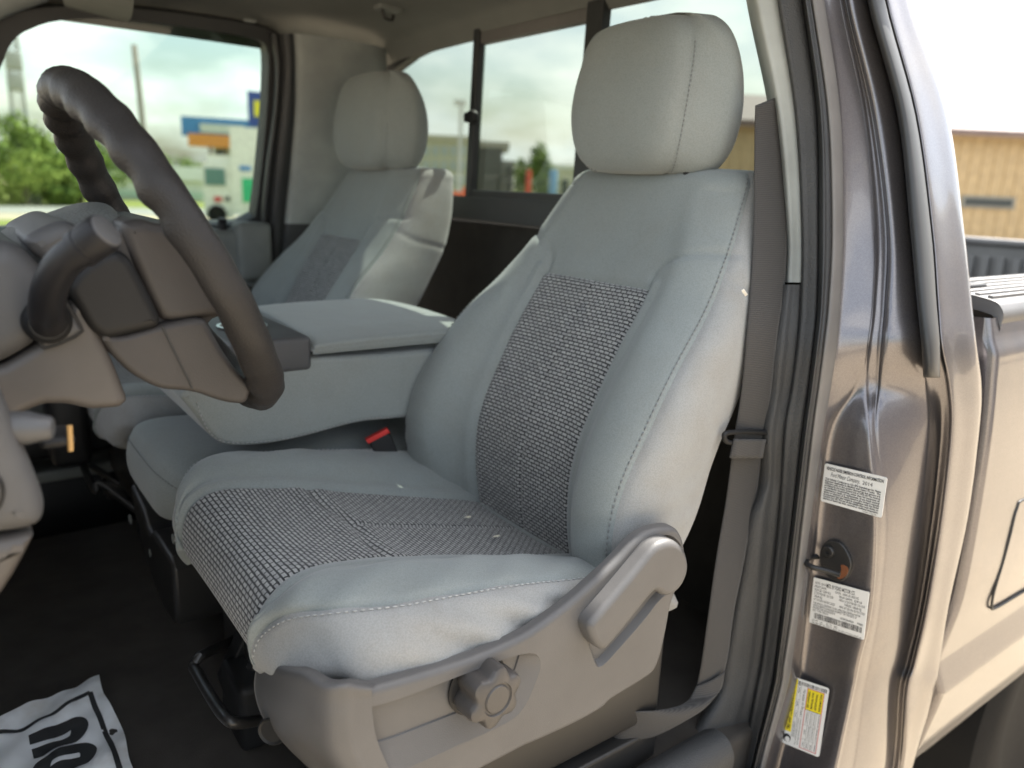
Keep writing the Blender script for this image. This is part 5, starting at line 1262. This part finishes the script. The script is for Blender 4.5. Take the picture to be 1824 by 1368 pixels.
# lattice tower
STG = base('tower_steel', (.30, .31, .32), .6)[0]
p, h = ground_at(48, 150); H = zat(46, -40, p)
tw = empty('lattice_tower', p, 'tall grey lattice radio tower above the trees', 'radio tower')
s = 1.1
for a, b in ((-1, -1), (1, -1), (1, 1), (-1, 1)): tube('tower_leg', [p+np.array([a*s, b*s, 0]), p+np.array([a*s*.6, b*s*.6, H])], .16, STG, tw, 1, seg=6)
V, F = [], []
nb_ = 34
for k in range(nb_):
    z0, z1 = H*k/nb_, H*(k+1)/nb_; q0, q1 = s*(1-.4*k/nb_), s*(1-.4*(k+1)/nb_)
    for (a, b), (c, d_) in (((-1, -1), (1, -1)), ((1, -1), (1, 1)), ((1, 1), (-1, 1)), ((-1, 1), (-1, -1))):
        for A, B in ((np.array([a*q0, b*q0, z0]), np.array([c*q1, d_*q1, z1])), (np.array([c*q0, d_*q0, z0]), np.array([a*q1, b*q1, z1]))):
            T = (B-A)/np.linalg.norm(B-A); u = np.cross(T, (0, .1, 1)); u /= np.linalg.norm(u); w = np.cross(T, u); i0 = len(V)
            for Q in (A, B):
                for e in range(3): V.append(p+Q+.06*(math.cos(e*2.094)*u+math.sin(e*2.094)*w))
            for e in range(3): F.append((i0+e, i0+(e+1) % 3, i0+3+(e+1) % 3, i0+3+e))
mesh('lattice', V, F, STG, tw)['kind'] = 'stuff'
for py in (110, 148): rbox('antenna_cluster', p+np.array([-1.1, -1.1, zat(46, py, p)-1.3]), p+np.array([1.1, 1.1, zat(46, py, p)+1.3]), STG, tw, .2)
p, h = ground_at(262, 70); H = zat(258, 82, p)
pole = tube('utility_pole', [p, p+np.array([0, 0, H*.5]), p+np.array([-.2, 0, H])], [.26, .24, .2], base('pole_wood', (.30, .26, .24), .9)[0], None, 3, seg=12)
props(pole, 'bare grey utility pole rising behind the steering wheel', 'utility pole')
# blue billboard on a roof with an orange canopy
BLUE = plastic('sign_blue', (.06, .22, .50), .5, 0); ORG = plastic('canopy_orange', (.75, .28, .06), .5, 0); PALE = plastic('pale_wall', (.62, .62, .58), .8, 0); DARKW = base('window_dark', (.05, .06, .06), .2)[0]
def slab(name, px0, px1, py0, py1, d, mat, par, depth=.4, dd=0.0, r=.02):
    """a box facing the camera side, between sight lines, at distance d"""
    pc_, h = ground_at((px0+px1)/2, d+dd); z1 = zat((px0+px1)/2, py0, pc_); z0 = max(0, zat((px0+px1)/2, py1, pc_)); t_ = np.array([h[1], -h[0], 0])
    dd0 = np.linalg.norm(pc_[:2]); w = abs(np.linalg.norm(ray(px1, 330)[:2]/np.linalg.norm(ray(px1, 330)[:2])-ray(px0, 330)[:2]/np.linalg.norm(ray(px0, 330)[:2])))*dd0
    R3 = Matrix.Rotation(math.atan2(t_[1], t_[0]), 3, 'Z')
    bm = bmesh.new(); bmesh.ops.create_cube(bm, size=1)
    for v in bm.verts: v.co = R3 @ Vector((v.co.x*w, (v.co.y+.5)*depth, v.co.z*(z1-z0)))+Vector((pc_[0], pc_[1], (z0+z1)/2))
    me = bpy.data.meshes.new(name); bm.to_mesh(me); bm.free()
    return link(name, me, mat, par, False)
p, h = ground_at(395, 75)
bb = empty('billboard', p, 'blue rooftop billboard over an orange canopy by the box truck', 'billboard')
slab('sign_board', 331, 520, 213, 247, 75, BLUE, bb, .6)
slab('sign_print', 362, 440, 222, 238, 75, PALE, bb, .1, -.12)
slab('canopy', 340, 430, 240, 262, 75, ORG, bb, 2.0, -.3)
for px in (378, 405): slab('post', px-3, px+3, 262, 330, 75, base('post_brown', (.2, .14, .09), .8)[0], bb, .4)
slab('shop_front', 384, 430, 262, 330, 75, PALE, bb, 3.0, 1.0)
slab('shop_window', 388, 402, 268, 292, 75, DARKW, bb, .1, .85)
p, h = ground_at(460, 68)
ps = empty('pylon_sign', p, 'tall navy and yellow roadside sign at the edge of the far window', 'roadside sign')
slab('sign_panel', 447, 476, 163, 226, 68, plastic('sign_navy', (.03, .06, .28), .5, 0), ps, .5)
slab('yellow_panel', 458, 474, 180, 208, 68, YEL, ps, .1, -.1)
slab('post', 458, 466, 226, 345, 68, STG, ps, .4, .1)
# white low building beyond the road
p, h = ground_at(255, 52)
wb = empty('white_building', p, 'long low white building with a pale roof beyond the road', 'building')
slab('wall', 176, 366, 318, 372, 52, PALE, wb, 9)
slab('roof', 172, 370, 294, 319, 52, plastic('white_roof', (.75, .74, .74), .6, 0), wb, 9.5, -.2)
slab('band', 178, 364, 340, 352, 52, plastic('band_green', (.42, .52, .47), .7, 0), wb, .1, -.08)
slab('white_shed', 44, 72, 342, 364, 43.0, PALE, None, 2.0); props(bpy.data.objects['white_shed'], 'tiny white shed among the bushes by the road', 'shed')
# box truck
WH = plastic('truck_white', (.72, .72, .66), .5, 0); GRN = plastic('truck_green', (.03, .45, .20), .5, 0)
p, h = ground_at(420, 29)
bt = empty('box_truck', p, 'white box truck with a green stripe parked beyond the far window', 'truck')
slab('cargo_box', 414, 560, 230, 384, 29, WH, bt, 2.2, .1)
slab('cab', 362, 414, 290, 389, 29, WH, bt, 1.9, .2)
slab('cab_roof', 372, 414, 276, 291, 29, WH, bt, 1.6, .3)
slab('cab_window', 366, 402, 300, 330, 29, base('truck_glass', (.12, .22, .20), .1)[0], bt, .1, .14)
slab('green_stripe', 432, 560, 320, 362, 29, GRN, bt, .06, .06)
slab('red_lettering', 380, 394, 350, 359, 29, INKR, bt, .05, .16)
slab('dark_lettering', 400, 408, 350, 358, 29, INK, bt, .05, .16)
slab('blue_lettering', 428, 448, 296, 304, 29, BLUE, bt, .05, .07)
for px in (384, 500):
    q, hh_ = ground_at(px, 29.1); lathe('wheel', [(.0, .02), (.14, .02), (.17, .03), (.30, .03), (.32, .0), (.32, -.12)], q+np.array([0, 0, .32]), -np.array([hh_[0], hh_[1], 0]), TYRE, bt, 24)
# pale building behind the rear window
CRM = plastic('cream_wall', (.55, .52, .42), .8, 0)
p, h = ground_at(790, 60)
cb = empty('cream_building', p, 'cream two-storey building with rows of windows beyond the rear window', 'building')
slab('wall', 700, 852, 250, 362, 60, CRM, cb, 12); slab('parapet', 698, 854, 240, 251, 60, plastic('parapet', (.48, .44, .34), .8, 0), cb, 12.3, -.2)
for r_i, py in enumerate((262, 288, 314)):
    for c_i in range(9):
        px = 706+c_i*16; w_ = slab('window', px, px+9, py, py+15, 60, base('pale_glass', (.42, .46, .48), .3)[0] if r_i+c_i == 0 else bpy.data.materials['pale_glass'], cb, .2, -.10)
lpst = empty('street_light', ground_at(819, 45)[0], 'pale street light standing before the cream building', 'street light')
slab('pole', 815, 821, 186, 345, 45, PALE, lpst, .2); slab('lamp_head', 806, 826, 178, 186, 45, PALE, lpst, .5)
# dark parked lorry seen end on
p, h = ground_at(890, 34)
dl = empty('dark_lorry', p, 'dark green box lorry parked beyond the sliding rear window', 'truck')
DG = plastic('lorry_dark', (.05, .055, .05), .6, 0)
slab('cargo_box', 848, 893, 262, 345, 34, DG, dl, 5); slab('tailboard', 893, 914, 286, 345, 34, plastic('lorry_grey', (.20, .21, .19), .6, 0), dl, 3, .2); slab('roof', 846, 905, 252, 263, 34, plastic('lorry_roof', (.25, .25, .21), .6, 0), dl, 5, -.05)
slab('back_panel', 900, 912, 296, 342, 34, DG, dl, .1, .12)
p, h = ground_at(950, 55)
tree(958, 58, 256, 60, LEAF[1], 'brownish tree between lorry and headrest', 21)
tl = empty('tan_building', ground_at(980, 70)[0], 'long low tan building at the right of the sliding rear window', 'building'); slab('wall', 915, 1120, 302, 362, 70, CRM, tl, 8); slab('roof', 912, 1123, 294, 303, 70, PALE, tl, 8.5, -.2); slab('door', 1000, 1012, 320, 362, 70, DARKW, tl, .2, -.1)
for px, m_, lb, w in ((941, plastic('drum_red', (.6, .08, .04), .5, 0), 'small red drum on the lot behind the sliding window', 9), (985, plastic('drum_blue', (.15, .32, .55), .5, 0), 'small blue drum on the lot next to the headrest', 14)):
    q, hh_ = ground_at(px, 40); zt_ = zat(px, 302, q); o = lathe('steel_drum', [(.0, zt_), (w*.8*40/FPX/2, zt_), (w*40/FPX/2, zt_-.1), (w*40/FPX/2, .05), (w*.8*40/FPX/2, 0), (0, 0)], q, (0, 0, 1), m_, None, 20); props(o, lb, 'drum')
q, hh_ = ground_at(822, 30); zt_ = zat(822, 336, q)
cn_ = empty('orange_machine', q, 'low orange-red machine just above the rear window sill', 'machine'); slab('body', 806, 846, 342, 372, 30, plastic('machine_orange', (.7, .12, .03), .5, 0), cn_, 1.2); slab('bonnet', 824, 840, 334, 343, 30, bpy.data.materials['machine_orange'], cn_, .8, .1)
# beige metal building close by, behind the truck
ANG = R_(-9)
mb_u = np.array([math.cos(ANG+R_(-53)), math.sin(ANG+R_(-53)), 0])
BG = plastic('beige_siding', (.42, .32, .18), .55, 0); RF = plastic('pink_roof', (.15, .11, .098), .6, 0)
p, h = ground_at(1690, 19.0)
mb_ = empty('metal_building', p, 'beige metal-sided building with a pale pink roof beyond the cargo bed', 'building')
d0 = p.copy(); uu = np.array([.80, -.60, 0]); nn_ = np.array([-.60, -.80, 0])        # wall direction and its outward side
zE = zat(1700, 232, p)
st_ = d0-uu*9.0
def wall_box(name, a, b, z0, z1, mat, th=.1, off=0.0, par=mb_):
    A = d0+uu*a+nn_*off; B = d0+uu*b+nn_*off; V = []
    for q in (A, B, B-nn_*th, A-nn_*th): V.append((q[0], q[1], z0))
    for q in (A, B, B-nn_*th, A-nn_*th): V.append((q[0], q[1], z1))
    return mesh(name, V, [(0, 1, 5, 4), (1, 2, 6, 5), (2, 3, 7, 6), (3, 0, 4, 7), (4, 5, 6, 7), (3, 2, 1, 0)], mat, par, False)
wall_box('wall', -7, 14, 0, zE, BG, 8)
sr = None
for k in range(60):
    a = -6.9+k*.25
    if sr is None: sr = wall_box('siding_rib', a, a+.05, 0, zE-.02, BG, .03, .025)
    else:
        o = sr.copy(); COL.objects.link(o); mi = sr.matrix_parent_inverse.copy(); o.parent = mb_; o.matrix_parent_inverse = mi; o.location = tuple(uu*(k*.25))
zR = zat(1700, 186, p)
A, B = d0-uu*7.3+nn_*.35, d0+uu*14.3+nn_*.35; A2, B2 = A-nn_*4.4, B-nn_*4.4; A3, B3 = A-nn_*8.7, B-nn_*8.7
zr2 = 1.62+(zR-1.62)*1.25
V = [(*A[:2], zE), (*B[:2], zE), (*B2[:2], zr2), (*A2[:2], zr2), (*B3[:2], zE), (*A3[:2], zE), (*A[:2], zE-.12), (*B[:2], zE-.12)]
mesh('roof', V, [(0, 1, 2, 3), (3, 2, 4, 5), (6, 7, 1, 0)], RF, mb_, False)
wall_box('eave_trim', -7.2, 14.2, zE-.14, zE, plastic('eave_brown', (.42, .33, .22), .6, 0), .05, .06)
za, zb_ = zat(1750, 349, ground_at(1750, 19)[0]), zat(1750, 371, ground_at(1750, 19)[0])
wall_box('window_frame', .30, 1.42, zb_, za, plastic('frame_grey', (.22, .22, .19), .6, 0), .06, .05)
wall_box('window', .36, 1.36, zb_+.05, za-.05, DARKW, .04, .056)
# right pane: low shed behind the headrest
sh = empty('tan_shed', ground_at(1310, 26)[0], 'tan shed visible between headrest and seat belt', 'shed'); slab('wall', 1240, 1352, 232, 345, 26, CRM, sh, 4); slab('roof', 1236, 1356, 222, 234, 26, plastic('shed_roof', (.40, .36, .28), .7, 0), sh, 4.4, -.2)
# the building on the driver's side that the glossy corner of the cab mirrors
rb = empty('grey_shop', (10.0, -6.0, 0), 'grey metal shop with white corner trim behind the camera', 'building')
GS = plastic('grey_siding', (.30, .29, .31), .5, 0)
rbox('wall', (3, -12, 0), (46, -6, 6.4), GS, rb, 0)
for k in range(66): 
    if k == 0: g0 = rbox('siding_rib', (3.1, -6.0, 0), (3.16, -5.96, 6.3), GS, rb, 0)
    else:
        o = g0.copy(); COL.objects.link(o); mi = g0.matrix_parent_inverse.copy(); o.parent = rb; o.matrix_parent_inverse = mi; o.location = (k*.6, 0, 0)
rbox('eave_trim', (2.8, -6.2, 6.3), (46.2, -5.9, 6.6), PALE, rb, 0)
rbox('corner_trim', (2.9, -6.05, 0), (3.1, -5.93, 6.3), PALE, rb, 0); rbox('door_frame', (12.0, -6.0, 0), (15.4, -5.93, 3.6), PALE, rb, 0); rbox('roller_door', (12.3, -5.99, 0), (15.1, -5.92, 3.3), DG, rb, 0)
